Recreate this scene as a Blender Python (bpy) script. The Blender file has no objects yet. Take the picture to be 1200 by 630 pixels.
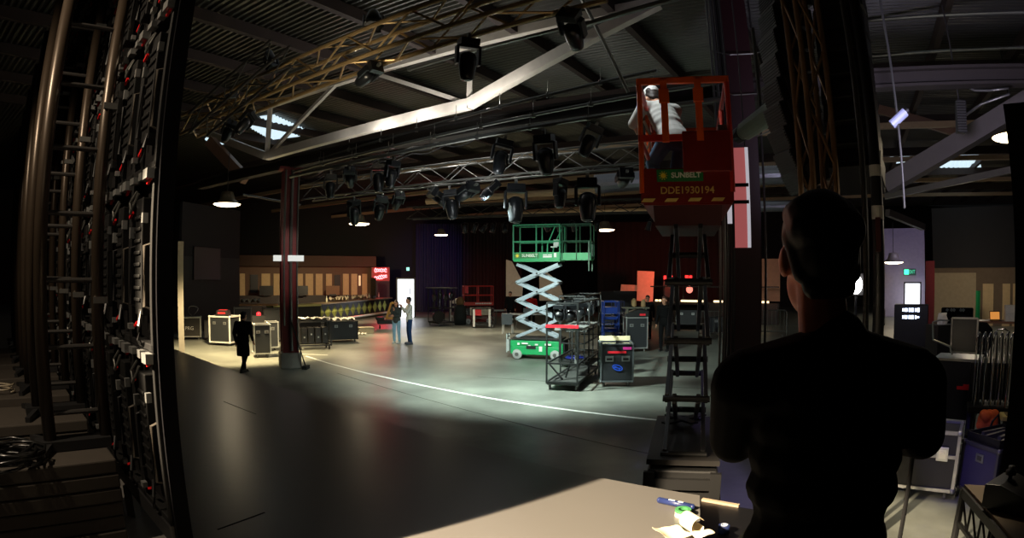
import bpy, bmesh, math, random
from mathutils import Vector, Matrix, Euler
random.seed(7)
scene = bpy.context.scene
COL = scene.collection
PI = math.pi
V = Vector
CAMZ = 2.6
PITCH = 0.010
FPX = 700.0          # fisheye (equidistant) focal length in pixels of the 1200 px frame
# ------------------------------------------------------------------ layout helpers (photo pixel -> point in the place)
def ray(px, py):
    u, v = px - 600.0, py - 315.0
    r = math.hypot(u, v) or 1e-6
    t = r / FPX
    x, z, y = math.sin(t) * u / r, -math.sin(t) * v / r, math.cos(t)
    c, s = math.cos(PITCH), math.sin(PITCH)
    return V((x, y * c - z * s, y * s + z * c))
def G(px, py, z=0.0):
    d = ray(px, py); k = (z - CAMZ) / d.z
    return V((d.x * k, d.y * k, z))
def D(px, py, dist):
    d = ray(px, py); k = dist / math.hypot(d.x, d.y)
    return V((d.x * k, d.y * k, CAMZ + d.z * k))
def proj(p):                  # point -> photo pixel
    x, y, z = p.x, p.y, p.z - CAMZ; c, s = math.cos(PITCH), math.sin(PITCH)
    y, z = y * c + z * s, -y * s + z * c
    t = math.acos(y / math.sqrt(x * x + y * y + z * z)); l = math.hypot(x, z)
    return 600 + FPX * t * x / l, 315 - FPX * t * z / l
def on_line(P, Q, px):        # point of a straight bar P-Q that the photo shows in column px
    return min((P.lerp(Q, i / 600) for i in range(-60, 661)), key=lambda p: abs(proj(p)[0] - px))
def hd(p): return math.hypot(p.x, p.y)
def face(p, tweak=0.0): return -math.atan2(p.x, p.y) + math.radians(tweak)
A = V((0.848, -0.530, 0)); B = V((0.530, 0.848, 0))      # hall axes: along the column row / away from the stage
def onB(px, py, b):                                       # ray meets the vertical plane at distance b along B
    d = ray(px, py); k = b / (d.x * B.x + d.y * B.y)
    return V((d.x * k, d.y * k, CAMZ + d.z * k))
ORD = ['first', 'second', 'third', 'fourth', 'fifth', 'sixth', 'seventh', 'eighth', 'ninth', 'tenth', 'eleventh', 'twelfth', 'thirteenth', 'fourteenth', 'fifteenth', 'sixteenth']
# ------------------------------------------------------------------ materials
def lin(c):
    return tuple(((x / 255) / 12.92 if x / 255 <= 0.04045 else ((x / 255 + 0.055) / 1.055) ** 2.4) for x in c)
MATS = {}
def mat(name, rgb, rough=0.6, metal=0.0, var=0.15, scale=6.0, bump=0.0, spec=0.5):
    if name in MATS: return MATS[name]
    m = bpy.data.materials.new(name); m.use_nodes = True
    nt = m.node_tree; b = nt.nodes['Principled BSDF']
    r, g, bl = lin(rgb)
    tc = nt.nodes.new('ShaderNodeTexCoord')
    nz = nt.nodes.new('ShaderNodeTexNoise'); nz.inputs['Scale'].default_value = scale; nz.inputs['Detail'].default_value = 4
    nt.links.new(tc.outputs['Object'], nz.inputs['Vector'])
    mx = nt.nodes.new('ShaderNodeMix'); mx.data_type = 'RGBA'
    mx.inputs[6].default_value = (r * (1 - var), g * (1 - var), bl * (1 - var), 1)
    mx.inputs[7].default_value = (min(1, r * (1 + var)), min(1, g * (1 + var)), min(1, bl * (1 + var)), 1)
    nt.links.new(nz.outputs['Fac'], mx.inputs[0]); nt.links.new(mx.outputs[2], b.inputs['Base Color'])
    b.inputs['Roughness'].default_value = rough; b.inputs['Metallic'].default_value = metal
    b.inputs['Specular IOR Level'].default_value = spec
    if bump:
        bp = nt.nodes.new('ShaderNodeBump'); bp.inputs['Strength'].default_value = bump
        nt.links.new(nz.outputs['Fac'], bp.inputs['Height']); nt.links.new(bp.outputs['Normal'], b.inputs['Normal'])
    MATS[name] = m; return m
def emit(name, rgb, strength):
    if name in MATS: return MATS[name]
    m = bpy.data.materials.new(name); m.use_nodes = True
    b = m.node_tree.nodes['Principled BSDF']
    r, g, bl = lin(rgb)
    b.inputs['Base Color'].default_value = (r * .5, g * .5, bl * .5, 1)
    b.inputs['Emission Color'].default_value = (r, g, bl, 1); b.inputs['Emission Strength'].default_value = strength
    MATS[name] = m; return m
BLK = mat('black_paint', (24, 24, 25), .5)
BLK2 = mat('black_plastic', (15, 15, 16), .4)
LAM = mat('black_laminate', (34, 37, 41), .5, var=.1)
CLOTHB = mat('black_cloth', (13, 13, 14), .95, spec=.1)
DRAPE = mat('black_drape', (14, 14, 16), 1, spec=.05)
ALU = mat('aluminium', (190, 192, 190), .35, .85, var=.08)
ALUD = mat('worn_aluminium', (120, 120, 116), .4, .8)
STEEL = mat('grey_steel', (128, 128, 124), .45, .5)
DSTEEL = mat('dark_steel', (52, 50, 48), .5, .4)
RUST = mat('brown_steel', (112, 84, 66), .6, .2)
CHROME = mat('chrome', (215, 215, 220), .18, 1, var=.03)
GREEN = mat('lift_green', (28, 160, 92), .45)
RED = mat('lift_red', (190, 42, 22), .45)
ORANGE = mat('lift_orange', (225, 90, 25), .45)
ARM = mat('lift_arm_grey', (160, 172, 182), .4, .15)
WHITE = mat('white_paint', (225, 225, 220), .5)
PAPER = mat('white_paper', (230, 226, 214), .8)
REDTAPE = mat('red_tape', (225, 35, 50), .5)
PINKTAPE = mat('pink_tape', (230, 60, 160), .5)
REDP = mat('red_plastic', (205, 28, 30), .35)
BLUE = mat('blue_metal', (28, 66, 160), .4)
WOOD = mat('pale_plywood', (205, 180, 135), .6, scale=3)
DWOOD = mat('dark_wood', (58, 38, 28), .45)
BEIGE = mat('beige_panel', (214, 188, 140), .7)
BROWN = mat('brown_panel', (98, 70, 46), .6)
LIME = mat('green_upholstery', (134, 142, 72), .7)
SKIN = mat('skin', (205, 150, 120), .55)
RUBBER = mat('rubber', (26, 26, 26), .8)
GWHEEL = mat('pale_rubber', (170, 172, 170), .7)
GLASSD = mat('dark_lens', (20, 24, 34), .08, 0, spec=.8)
YEL = mat('yellow_paint', (220, 190, 50), .5)
# ------------------------------------------------------------------ mesh builder
class MB:
    def __init__(s): s.v = []; s.f = []; s.el = []
    def add(s, vs, fs, M=None):
        o = len(s.v); s.el.append((o, o + len(vs)))
        s.v += [tuple(M @ V(p)) if M is not None else tuple(p) for p in vs]
        s.f += [tuple(i + o for i in f) for f in fs]; return s
    def box(s, c, d, M=None, rot=None):
        x, y, z = d[0] / 2, d[1] / 2, d[2] / 2
        vs = [V((i * x, j * y, k * z)) for k in (-1, 1) for j in (-1, 1) for i in (-1, 1)]
        if rot: R = Euler(rot).to_matrix(); vs = [R @ p for p in vs]
        vs = [p + V(c) for p in vs]
        return s.add(vs, [(0, 2, 3, 1), (4, 5, 7, 6), (0, 1, 5, 4), (2, 6, 7, 3), (0, 4, 6, 2), (1, 3, 7, 5)], M)
    def beam(s, p0, p1, w, h, up=(0, 0, 1)):
        p0, p1 = V(p0), V(p1); d = (p1 - p0).normalized(); u = V(up)
        if abs(d.dot(u)) > .98: u = V((0, 1, 0))
        sx = d.cross(u).normalized(); sz = sx.cross(d)
        vs = [q + sx * (i * w / 2) + sz * (k * h / 2) for q in (p0, p1) for k in (-1, 1) for i in (-1, 1)]
        return s.add(vs, [(0, 1, 3, 2), (4, 6, 7, 5), (0, 4, 5, 1), (2, 3, 7, 6), (0, 2, 6, 4), (1, 5, 7, 3)])
    def bar(s, p0, p1, r, n=8, r1=None):
        p0, p1 = V(p0), V(p1); r1 = r if r1 is None else r1
        d = (p1 - p0).normalized(); u = V((0, 0, 1)) if abs(d.z) < .95 else V((1, 0, 0))
        a = d.cross(u).normalized(); b = d.cross(a)
        vs = [q + (a * math.cos(2 * PI * i / n) + b * math.sin(2 * PI * i / n)) * rr for q, rr in ((p0, r), (p1, r1)) for i in range(n)]
        fs = [(i, (i + 1) % n, n + (i + 1) % n, n + i) for i in range(n)] + [tuple(range(n))[::-1], tuple(range(n, 2 * n))]
        return s.add(vs, fs)
    def tube(s, pts, r, n=6):
        pts = [V(p) for p in pts]; rings = []; ref = None
        for i, p in enumerate(pts):
            d = (pts[min(i + 1, len(pts) - 1)] - pts[max(i - 1, 0)]).normalized()
            if ref is None: ref = V((0, 0, 1)) if abs(d.z) < .9 else V((1, 0, 0))
            a = d.cross(ref)
            if a.length < 1e-4: a = d.cross(V((.3, .9, .1)))
            a.normalize(); b = d.cross(a); ref = b.cross(d) if False else ref
            rings.append([p + (a * math.cos(2 * PI * k / n) + b * math.sin(2 * PI * k / n)) * r for k in range(n)])
        vs = [q for g in rings for q in g]; fs = []
        for i in range(len(pts) - 1):
            for k in range(n):
                fs.append((i * n + k, i * n + (k + 1) % n, (i + 1) * n + (k + 1) % n, (i + 1) * n + k))
        fs += [tuple(range(n))[::-1], tuple(range((len(pts) - 1) * n, len(pts) * n))]
        return s.add(vs, fs)
    def lathe(s, prof, n=16, M=None):
        vs = [(r * math.cos(2 * PI * k / n), r * math.sin(2 * PI * k / n), z) for r, z in prof for k in range(n)]
        fs = [(i * n + k, i * n + (k + 1) % n, (i + 1) * n + (k + 1) % n, (i + 1) * n + k) for i in range(len(prof) - 1) for k in range(n)]
        fs += [tuple(range(n))[::-1], tuple(range((len(prof) - 1) * n, len(prof) * n))]
        return s.add(vs, fs, M)
    def loft(s, rings, n=20):       # rings: (cx, cy, z, rx, ry)
        vs = [(cx + rx * math.cos(2 * PI * k / n), cy + ry * math.sin(2 * PI * k / n), z) for cx, cy, z, rx, ry in rings for k in range(n)]
        fs = [(i * n + k, i * n + (k + 1) % n, (i + 1) * n + (k + 1) % n, (i + 1) * n + k) for i in range(len(rings) - 1) for k in range(n)]
        fs += [tuple(range(n))[::-1], tuple(range((len(rings) - 1) * n, len(rings) * n))]
        return s.add(vs, fs)
    def ell(s, c, r, M=None, n=14, m=10):
        if not hasattr(r, '__len__'): r = (r, r, r)
        prof = []; vs = [(0, 0, -1)]
        for i in range(1, m):
            t = -PI / 2 + PI * i / m
            for k in range(n): vs.append((math.cos(t) * math.cos(2 * PI * k / n), math.cos(t) * math.sin(2 * PI * k / n), math.sin(t)))
        vs.append((0, 0, 1)); L = len(vs) - 1
        vs = [V((x * r[0], y * r[1], z * r[2])) for x, y, z in vs]
        if M is not None: vs = [M @ p for p in vs]
        vs = [p + V(c) for p in vs]
        fs = [(0, 1 + (k + 1) % n, 1 + k) for k in range(n)]
        for i in range(m - 2):
            for k in range(n):
                a = 1 + i * n
                fs.append((a + k, a + (k + 1) % n, a + n + (k + 1) % n, a + n + k))
        a = 1 + (m - 2) * n
        fs += [(a + k, a + (k + 1) % n, L) for k in range(n)]
        return s.add(vs, fs)
    def cap(s, p0, p1, r0, r1=None, n=12):     # tapered capsule
        r1 = r0 if r1 is None else r1
        s.bar(p0, p1, r0, n, r1); s.ell(p0, r0, None, n, 8); s.ell(p1, r1, None, n, 8); return s
    def prism(s, poly, d0, d1, plane='xz'):      # polygon extruded
        k = len(poly)
        def P(a, b, d): return (a, d, b) if plane == 'xz' else ((a, b, d) if plane == 'xy' else (d, a, b))
        vs = [P(a, b, d0) for a, b in poly] + [P(a, b, d1) for a, b in poly]
        return s.add(vs, [tuple(range(k)), tuple(range(k, 2 * k))[::-1]] + [(i, (i + 1) % k, k + (i + 1) % k, k + i) for i in range(k)])
    def mesh(s, name):
        me = bpy.data.meshes.new(name); me.from_pydata(s.v, [], s.f)
        bm = bmesh.new(); bm.from_mesh(me); bmesh.ops.recalc_face_normals(bm, faces=bm.faces); bm.to_mesh(me); bm.free()
        return me
    def clusters(s):
        N = len(s.el)
        bb = []
        for a, c in s.el:
            vs = s.v[a:c]; bb.append(([min(v[i] for v in vs) for i in range(3)], [max(v[i] for v in vs) for i in range(3)]))
        g = list(range(N))
        def fd(i):
            while g[i] != i: i = g[i]
            return i
        ext = [max(h[i] - l[i] for i in range(3)) for l, h in bb]
        for i in range(N):
            for j in range(i):
                gap = math.sqrt(sum(max(0, bb[i][0][k] - bb[j][1][k], bb[j][0][k] - bb[i][1][k]) ** 2 for k in range(3)))
                if gap < max(.02, .45 * max(ext[i], ext[j])): g[fd(i)] = fd(j)
        out = {}
        for i in range(N): out.setdefault(fd(i), []).append(i)
        return list(out.values())
    def build(s, name, m, parent=None, smooth=False, bevel=0.0, loc=None):
        if parent is not None and 1 < len(s.el) < 120 and name not in ('sun_emblem', 'eye'):
            cl = s.clusters()
            if len(cl) > 1:
                r = None
                for c in cl:
                    q = MB()
                    for i in c:
                        a, e_ = s.el[i]; q.add(s.v[a:e_], [tuple(k - a for k in f) for f in s.f if a <= f[0] < e_])
                    o = q.build1(name, m, parent, smooth, bevel, loc); r = r or o
                return r
        return s.build1(name, m, parent, smooth, bevel, loc)
    def build1(s, name, m, parent=None, smooth=False, bevel=0.0, loc=None):
        me = s.mesh(name); me.materials.append(m)
        o = bpy.data.objects.new(name, me); COL.objects.link(o)
        if parent: o.parent = parent
        if loc is not None: o.location = loc
        if smooth:
            for p in me.polygons: p.use_smooth = True
        if bevel:
            md = o.modifiers.new('bevel', 'BEVEL'); md.width = bevel; md.segments = 2; md.limit_method = 'ANGLE'
        return o
def thing(name, label, cat, loc=(0, 0, 0), rotz=0.0, group=None):
    o = bpy.data.objects.new(name, None); COL.objects.link(o); o.empty_display_size = .1
    o.location = loc; o.rotation_euler = (0, 0, rotz)
    return tag(o, label, cat, group)
def tag(o, label, cat, group=None):
    o['label'] = label; o['category'] = cat
    if group: o['group'] = group
    return o
def struct(o, label=None):
    o['kind'] = 'structure'
    if label: o['label'] = label
    return o
def kids(o): return [c for c in bpy.data.objects if c.parent == o]
def tree(o):
    return (o, [tree(c) for c in kids(o)])
def dup(tr, parent=None):
    src, ch = tr
    c = src.copy(); COL.objects.link(c); c.parent = parent
    for t in ch: dup(t, c)
    return c
def copies(proto, spots):     # spots: (loc, rotz, label, scale) ; the first spot moves the prototype itself
    tr = tree(proto); out = []
    for i, sp in enumerate(spots):
        loc, rz, lab = sp[0], sp[1], sp[2]; sc = sp[3] if len(sp) > 3 else 1.0
        o = proto if i == 0 else dup(tr)
        o.location = loc
        if hasattr(rz, '__len__'): o.rotation_euler = rz
        else: o.rotation_euler = (0, 0, rz)
        o.scale = (sc, sc, sc) if not hasattr(sc, '__len__') else sc
        o['label'] = lab; out.append(o)
    return out
def text(name, body, size, m, parent, loc, rot=(PI / 2, 0, 0), align='CENTER', ext=.002, bold=0.0):
    cu = bpy.data.curves.new(name, 'FONT'); cu.body = body; cu.size = size; cu.extrude = ext; cu.align_x = align; cu.align_y = 'CENTER'; cu.offset = bold
    t = bpy.data.objects.new(name + '_tmp', cu); COL.objects.link(t)
    dg = bpy.context.evaluated_depsgraph_get(); dg.update()
    me = bpy.data.meshes.new_from_object(t.evaluated_get(dg)); me.name = name
    bpy.data.objects.remove(t); bpy.data.curves.remove(cu)
    me.materials.clear(); me.materials.append(m)
    o = bpy.data.objects.new(name, me); COL.objects.link(o); o.parent = parent; o.location = loc; o.rotation_euler = rot
    return o
def remesh(mb, name, m, parent, voxel=.01, smooth_it=4):
    me = mb.mesh(name); o = bpy.data.objects.new(name, me); COL.objects.link(o)
    md = o.modifiers.new('r', 'REMESH'); md.mode = 'VOXEL'; md.voxel_size = voxel; md.use_smooth_shade = True
    sm = o.modifiers.new('s', 'SMOOTH'); sm.iterations = smooth_it; sm.factor = .5
    dg = bpy.context.evaluated_depsgraph_get(); dg.update()
    me2 = bpy.data.meshes.new_from_object(o.evaluated_get(dg)); me2.name = name
    o.modifiers.clear(); o.data = me2; bpy.data.meshes.remove(me)
    me2.materials.clear(); me2.materials.append(m)
    for p in me2.polygons: p.use_smooth = True
    o.parent = parent; return o
def light(kind, name, loc, energy, rgb, target=None, size=.2, spot=60, blend=.4):
    l = bpy.data.lights.new(name, kind); l.energy = energy; l.color = rgb
    if kind == 'SPOT': l.spot_size = math.radians(spot); l.spot_blend = blend; l.shadow_soft_size = size
    elif kind == 'AREA': l.size = size
    else: l.shadow_soft_size = size
    o = bpy.data.objects.new(name, l); COL.objects.link(o); o.location = loc
    if target is not None: o.rotation_euler = (V(target) - V(loc)).to_track_quat('-Z', 'Y').to_euler()
    return o
# ------------------------------------------------------------------ camera
cam = bpy.data.cameras.new('camera'); cam.type = 'PANO'; cam.sensor_width = 36; cam.sensor_fit = 'HORIZONTAL'
tgt = cam if hasattr(cam, 'panorama_type') else cam.cycles
tgt.panorama_type = 'FISHEYE_LENS_POLYNOMIAL'
tgt.fisheye_fov = PI
tgt.fisheye_polynomial_k0 = 0; tgt.fisheye_polynomial_k1 = -1200.0 / 36.0 / FPX
tgt.fisheye_polynomial_k2 = 0; tgt.fisheye_polynomial_k3 = 0; tgt.fisheye_polynomial_k4 = 0
cam.clip_start = .02; cam.clip_end = 200
co = bpy.data.objects.new('camera', cam); COL.objects.link(co); co.location = (0, 0, CAMZ); co.rotation_euler = (PI / 2 + PITCH, 0, 0)
scene.camera = co
scene.view_settings.view_transform = 'Standard'; scene.view_settings.look = 'None'
w = bpy.data.worlds.new('world'); scene.world = w; w.use_nodes = True
w.node_tree.nodes['Background'].inputs[0].default_value = (.9, .95, 1, 1); w.node_tree.nodes['Background'].inputs[1].default_value = .0025
# ================================================================== THE SETTING
CONC = mat('concrete', (128, 132, 124), .38, var=.28, scale=.7, bump=.02)
DECKM = mat('stage_deck_grey', (100, 98, 95), .3, var=.06, scale=1.5, spec=.35)
def slab(name, poly, z0, z1, m):
    b = MB(); b.prism(poly, z0, z1, 'xy'); return struct(b.build(name, m))
def upgrade_floor(m):       # stains and finer grain on the concrete
    nt = m.node_tree; b = nt.nodes['Principled BSDF']
    tc = nt.nodes.new('ShaderNodeTexCoord')
    n2 = nt.nodes.new('ShaderNodeTexNoise'); n2.inputs['Scale'].default_value = .35; n2.inputs['Detail'].default_value = 9; n2.inputs['Roughness'].default_value = .7
    nt.links.new(tc.outputs['Object'], n2.inputs['Vector'])
    rp = nt.nodes.new('ShaderNodeValToRGB'); rp.color_ramp.elements[0].position = .36; rp.color_ramp.elements[0].color = (.55, .55, .55, 1)
    rp.color_ramp.elements[1].position = .62; rp.color_ramp.elements[1].color = (1, 1, 1, 1)
    nt.links.new(n2.outputs['Fac'], rp.inputs[0])
    mx = nt.nodes.new('ShaderNodeMix'); mx.data_type = 'RGBA'; mx.blend_type = 'MULTIPLY'; mx.inputs[0].default_value = 1
    old = b.inputs['Base Color'].links[0].from_socket
    nt.links.new(old, mx.inputs[6]); nt.links.new(rp.outputs[0], mx.inputs[7]); nt.links.new(mx.outputs[2], b.inputs['Base Color'])
    rr = nt.nodes.new('ShaderNodeMapRange'); rr.inputs[3].default_value = .28; rr.inputs[4].default_value = .5
    nt.links.new(n2.outputs['Fac'], rr.inputs[0]); nt.links.new(rr.outputs[0], b.inputs['Roughness'])
upgrade_floor(CONC)
slab('floor', [(-34, -9), (46, -9), (46, 44), (-34, 44)], -.2, 0, CONC)
# floor control joints: shallow dark seams on the concrete
b = MB()
for (p, q) in [((395, 437), (760, 531)), ((560, 441), (840, 455))]:
    b.beam(G(*p, .002), G(*q, .002), .018, .003)
struct(b.build('trim_1', mat('dark_joint', (84, 86, 78), .9)))
# white tape line on the floor
def strip(pts, w, z, name, m):
    b = MB(); L = []
    for i, p in enumerate(pts):
        d = (pts[min(i + 1, len(pts) - 1)] - pts[max(i - 1, 0)]).normalized(); nrm = V((-d.y, d.x, 0))
        L += [p + nrm * w / 2, p - nrm * w / 2]
    for i in range(len(pts)): L[2 * i].z = z; L[2 * i + 1].z = z
    b.add(L, [(2 * i, 2 * i + 1, 2 * i + 3, 2 * i + 2) for i in range(len(pts) - 1)])
    return b.build(name, m)
TAPE = mat('white_tape', (235, 238, 232), .5, var=.05)
o = strip([G(*p) for p in [(358, 417), (385, 425.5), (430, 437.3), (500, 452.6), (570, 466), (640, 476.8), (720, 487), (790, 494), (830, 496)]], .085, .006, 'floor_tape', TAPE)
tag(o, 'long white tape line curving across the concrete hall floor', 'tape')
o = strip([G(*p) for p in [(317, 416.5), (350, 414.5), (384, 416)]], .09, .006, 'floor_tape', TAPE)
tag(o, 'short white tape strip on the floor behind the red column', 'tape')
# stage deck (raised 1 m)
DZ = 1.0
e = V((-.76, .65, 0)); n = V((.65, .76, 0))
c0 = G(820, 580, DZ)
deck_poly = [(c0.x, c0.y), (1.13, 3.23), (.95, 2.6), (3.2, 1.7), (3.2, -6), (-30, -6), (-26, 27.7), (-7.02, 11.16), (-3.07, 7.77), (.465, 4.68)]
o = slab('stage_floor', [deck_poly[i] for i in range(len(deck_poly))][::-1], .06, DZ, DECKM)
# deck panel seams
b = MB()
for p, q in [((262, 470), (300, 485)), ((255, 620), (310, 600))]:
    b.beam(G(*p, DZ + .001), G(*q, DZ + .001), .012, .003)
struct(b.build('trim_2', mat('deck_joint', (28, 28, 28), .9)))
# walls
WALLM = mat('dark_wall', (30, 29, 31), .9)
def wall(name, p0, p1, z0, z1, m, th=.2):
    p0, p1 = V(p0), V(p1); d = (p1 - p0).normalized(); nr = V((-d.y, d.x, 0)) * th / 2
    b = MB(); b.prism([tuple((p0 + nr)[:2]), tuple((p1 + nr)[:2]), tuple((p1 - nr)[:2]), tuple((p0 - nr)[:2])], z0, z1, 'xy')
    return struct(b.build(name, m))
wall('wall_back', (-34, 43.6, 0), (46, 43.6, 0), 0, 8.6, WALLM)
wall('wall_left', (-33.8, -9, 0), (-33.8, 43.5, 0), 0, 8.6, WALLM)
wall('wall_right', (45.8, -9, 0), (45.8, 43.5, 0), 0, 8.6, mat('right_wall', (70, 64, 60), .9))
wall('wall_front', (-34, -8.9, 0), (46, -8.9, 0), 0, 8.6, WALLM)
# corrugated roof: real corrugations that run along A
CZ = 8.0
ROOFM = mat('corrugated_sheet', (84, 83, 78), .45, .5, var=.25, scale=1.2)
b = MB(); vs = []; fs = []; b0, b1, a0, a1 = -14.0, 52.0, -44.0, 42.0
per = .17; cnt = int((b1 - b0) / per * 4)
for i in range(cnt + 1):
    t = b0 + (b1 - b0) * i / cnt; z = CZ + .2 + .028 * (1, .9, -1, -.9)[i % 4]
    for a in (a0, a1): p = A * a + B * t; vs.append((p.x, p.y, z))
b.add(vs, [(2 * i, 2 * i + 1, 2 * i + 3, 2 * i + 2) for i in range(cnt)])
roof = struct(b.build('ceiling', ROOFM))
# translucent roof panels letting daylight through
SKY = emit('translucent_sheet', (205, 228, 240), 1.1)
def skylight(i, quad):
    b = MB(); P = [G(px, py, CZ + .12) for px, py in quad]
    vs = []; fs = []; N = 26
    for k in range(N + 1):
        t = k / N; dz = .03 * (1, -1)[k % 2]
        for p, q in ((P[0], P[3]), (P[1], P[2])):
            r = p.lerp(q, t); vs.append((r.x, r.y, r.z + dz))
    b.add(vs, [(2 * k, 2 * k + 1, 2 * k + 3, 2 * k + 2) for k in range(N)])
    struct(b.build('window_%d' % i, SKY))
skylight(1, [(277, 140), (297, 137), (352, 160), (318, 164)])
skylight(2, [(304, 137), (322, 135), (366, 155), (356, 158)])
skylight(3, [(240, 163), (256, 152), (270, 166), (252, 172)])
skylight(4, [(1078, 196), (1100, 182), (1146, 178), (1150, 197)])
skylight(5, [(1042, 181), (1062, 179), (1070, 188), (1046, 192)])
# purlins along B under the roof and rafters along A : parts of the roof structure
PUR = mat('purlin_steel', (46, 34, 30), .8)
for k in range(-9, 12):
    bb = MB(); p = A * (k * 2.3 + .4)
    bb.beam(p + B * -6 + V((0, 0, CZ + .02)), p + B * 48 + V((0, 0, CZ + .02)), .16, .26)
    bb.build('purlin', PUR, roof)
for t in (15.5, 21, 26.5, 32, 37.5):
    bb = MB(); bb.beam(A * -34 + B * t + V((0, 0, CZ - .28)), A * 30 + B * t + V((0, 0, CZ - .28)), .22, .34)
    bb.build('rafter', PUR, roof)
for t in (18.2, 23.7, 29.2, 34.7):
    bb = MB(); bb.beam(A * -34 + B * t + V((0, 0, CZ - 1.1)), A * 30 + B * t + V((0, 0, CZ - 1.1)), .14, .18)
    bb.build('tie_beam', mat('pale_tie_beam', (150, 128, 100), .6), roof)
# ------------------------------------------------------------------ columns and girder of the main row
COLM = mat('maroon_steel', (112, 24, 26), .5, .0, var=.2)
def column(base, z1, w, label, flange=.5):
    t = thing('steel_column', label, 'column', (base.x, base.y, 0), face(base, 8))
    b = MB(); b.box((0, -w * .46, z1 / 2 + .1), (w, w * .08, z1 - .2)); b.box((0, w * .46, z1 / 2 + .1), (w, w * .08, z1 - .2)); b.box((0, 0, z1 / 2 + .1), (w * .7, w * .86, z1 - .2))
    b.build('shaft', COLM, t)
    b = MB(); b.box((0, 0, .22), (w * 1.28, w * 1.28, .44)); b.build('concrete_plinth', mat('plinth_concrete', (140, 136, 128), .8), t, bevel=.02)
    b = MB(); b.box((0, 0, z1 - .03), (w * 1.5, w * 1.2, .06)); b.build('cap_plate', COLM, t)
    return t
CL = G(340, 430); CR = V((3.78, 9.30, 0))
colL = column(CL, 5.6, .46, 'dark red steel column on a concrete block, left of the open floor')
for x, r in ((-.17, .03), (.02, .045), (.2, .025)):
    b = MB(); b.bar((x, -.30, .5 if x > 0 else 1.2), (x, -.30, 5.5), r); b.build('conduit', ALUD, colL)
b = MB(); b.box((-.36, -.3, 3.05), (.22, .12, .16)); b.box((.16, -.32, 3.05), (.44, .1, .16)); b.build('white_fixture', emit('small_white_light', (225, 230, 225), .8), colL)
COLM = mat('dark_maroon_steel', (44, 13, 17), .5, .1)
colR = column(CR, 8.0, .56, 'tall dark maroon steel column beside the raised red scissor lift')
for x, r in ((-.34, .03), (-.27, .02), (-.2, .035), (-.41, .02), (.33, .02)):
    b = MB(); b.bar((x, -.36, .3), (x, -.36, 7.8), r); b.build('conduit', DSTEEL if x > -.3 else ALUD, colR)
for z in (4.9, 5.6, 6.3):
    b = MB(); b.tube([(-.42, -.38, z), (-.1, -.5, z - .12), (.3, -.45, z - .08), (.5, -.2, z + .05)], .012); b.build('cable_tie', ALUD, colR)
COLM = MATS['maroon_steel']
# I-section girder along the row
g0 = CL - A * 5.5; g1 = CR + A * 14
t = thing('roof_girder', 'dark steel girder running along the two red columns', 'beam', (0, 0, 0))
for z, ww, hh in ((5.60, .28, .05), (5.74, .04, .26), (5.88, .28, .05)):
    b = MB(); b.beam(g0 + V((0, 0, z)), g1 + V((0, 0, z)), ww, hh); b.build('flange' if ww > .1 else 'web', mat('girder_steel', (52, 46, 42), .7, .1), t)
# queen-post roof truss with a kinked bottom chord (bright where the lamps catch it)
def roof_truss(label, N, top_z, m):
    t = thing('roof_truss', label, 'roof truss', (0, 0, 0))
    for i in range(len(N) - 1):
        b = MB(); b.beam(N[i], N[i + 1], .2, .24); b.build('bottom_chord', m, t)
    b = MB(); p = V(N[0]); q = V(N[-1]); b.beam((p.x, p.y, top_z), (q.x, q.y, top_z), .18, .2); b.build('top_chord', m, t)
    for k in N[1:-1]:
        b = MB(); b.beam(k, (k.x, k.y, top_z), .12, .14); b.build('post', m, t)
    for i, k in enumerate(N[1:-1]):
        o_ = N[2 - i] if len(N) == 4 else N[0]
        b = MB(); mid = k.lerp(o_, .42); b.beam(k, (mid.x, mid.y, top_z), .1, .1); b.build('brace', m, t)
    return t
TRM = mat('galvanised_chord', (205, 198, 186), .5, .0)
Nn = [onB(232, 152, 10.6), onB(313, 183, 10.6), onB(550, 122, 10.6), onB(772, 3, 10.6)]
roof_truss('steel roof truss with a kinked pale bottom chord, over the middle of the floor', Nn, 7.95, TRM)
# second roof truss on the right of the hall
for lab, p, q, r in [('long dark diagonal roof brace crossing the upper right corner', (1040, 216, 13), (1215, 112, 12), .3),
                     ('thin pale sloping tie below the upper right roof brace', (1038, 230, 17), (1195, 197, 15), .13),
                     ('short steel brace dropping leftward beside the labelled pole', (1040, 249, 22), (1082, 266, 24), .2),
                     ('brown timber-coloured roof strut above the hanging heater', (1030, 128, 19), (1130, 158, 19), .22),
                     ('brown diagonal roof strut at the far left under the roof lights', (246, 165, 21), (288, 210, 20), .3)]:
    b = MB(); b.beam(D(*p), D(*q), r, r * 1.2)
    tag(b.build('roof_brace', RUST if 'brown' in lab else mat('brace_steel', (98, 92, 88), .5, .3)), lab, 'brace')
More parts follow.
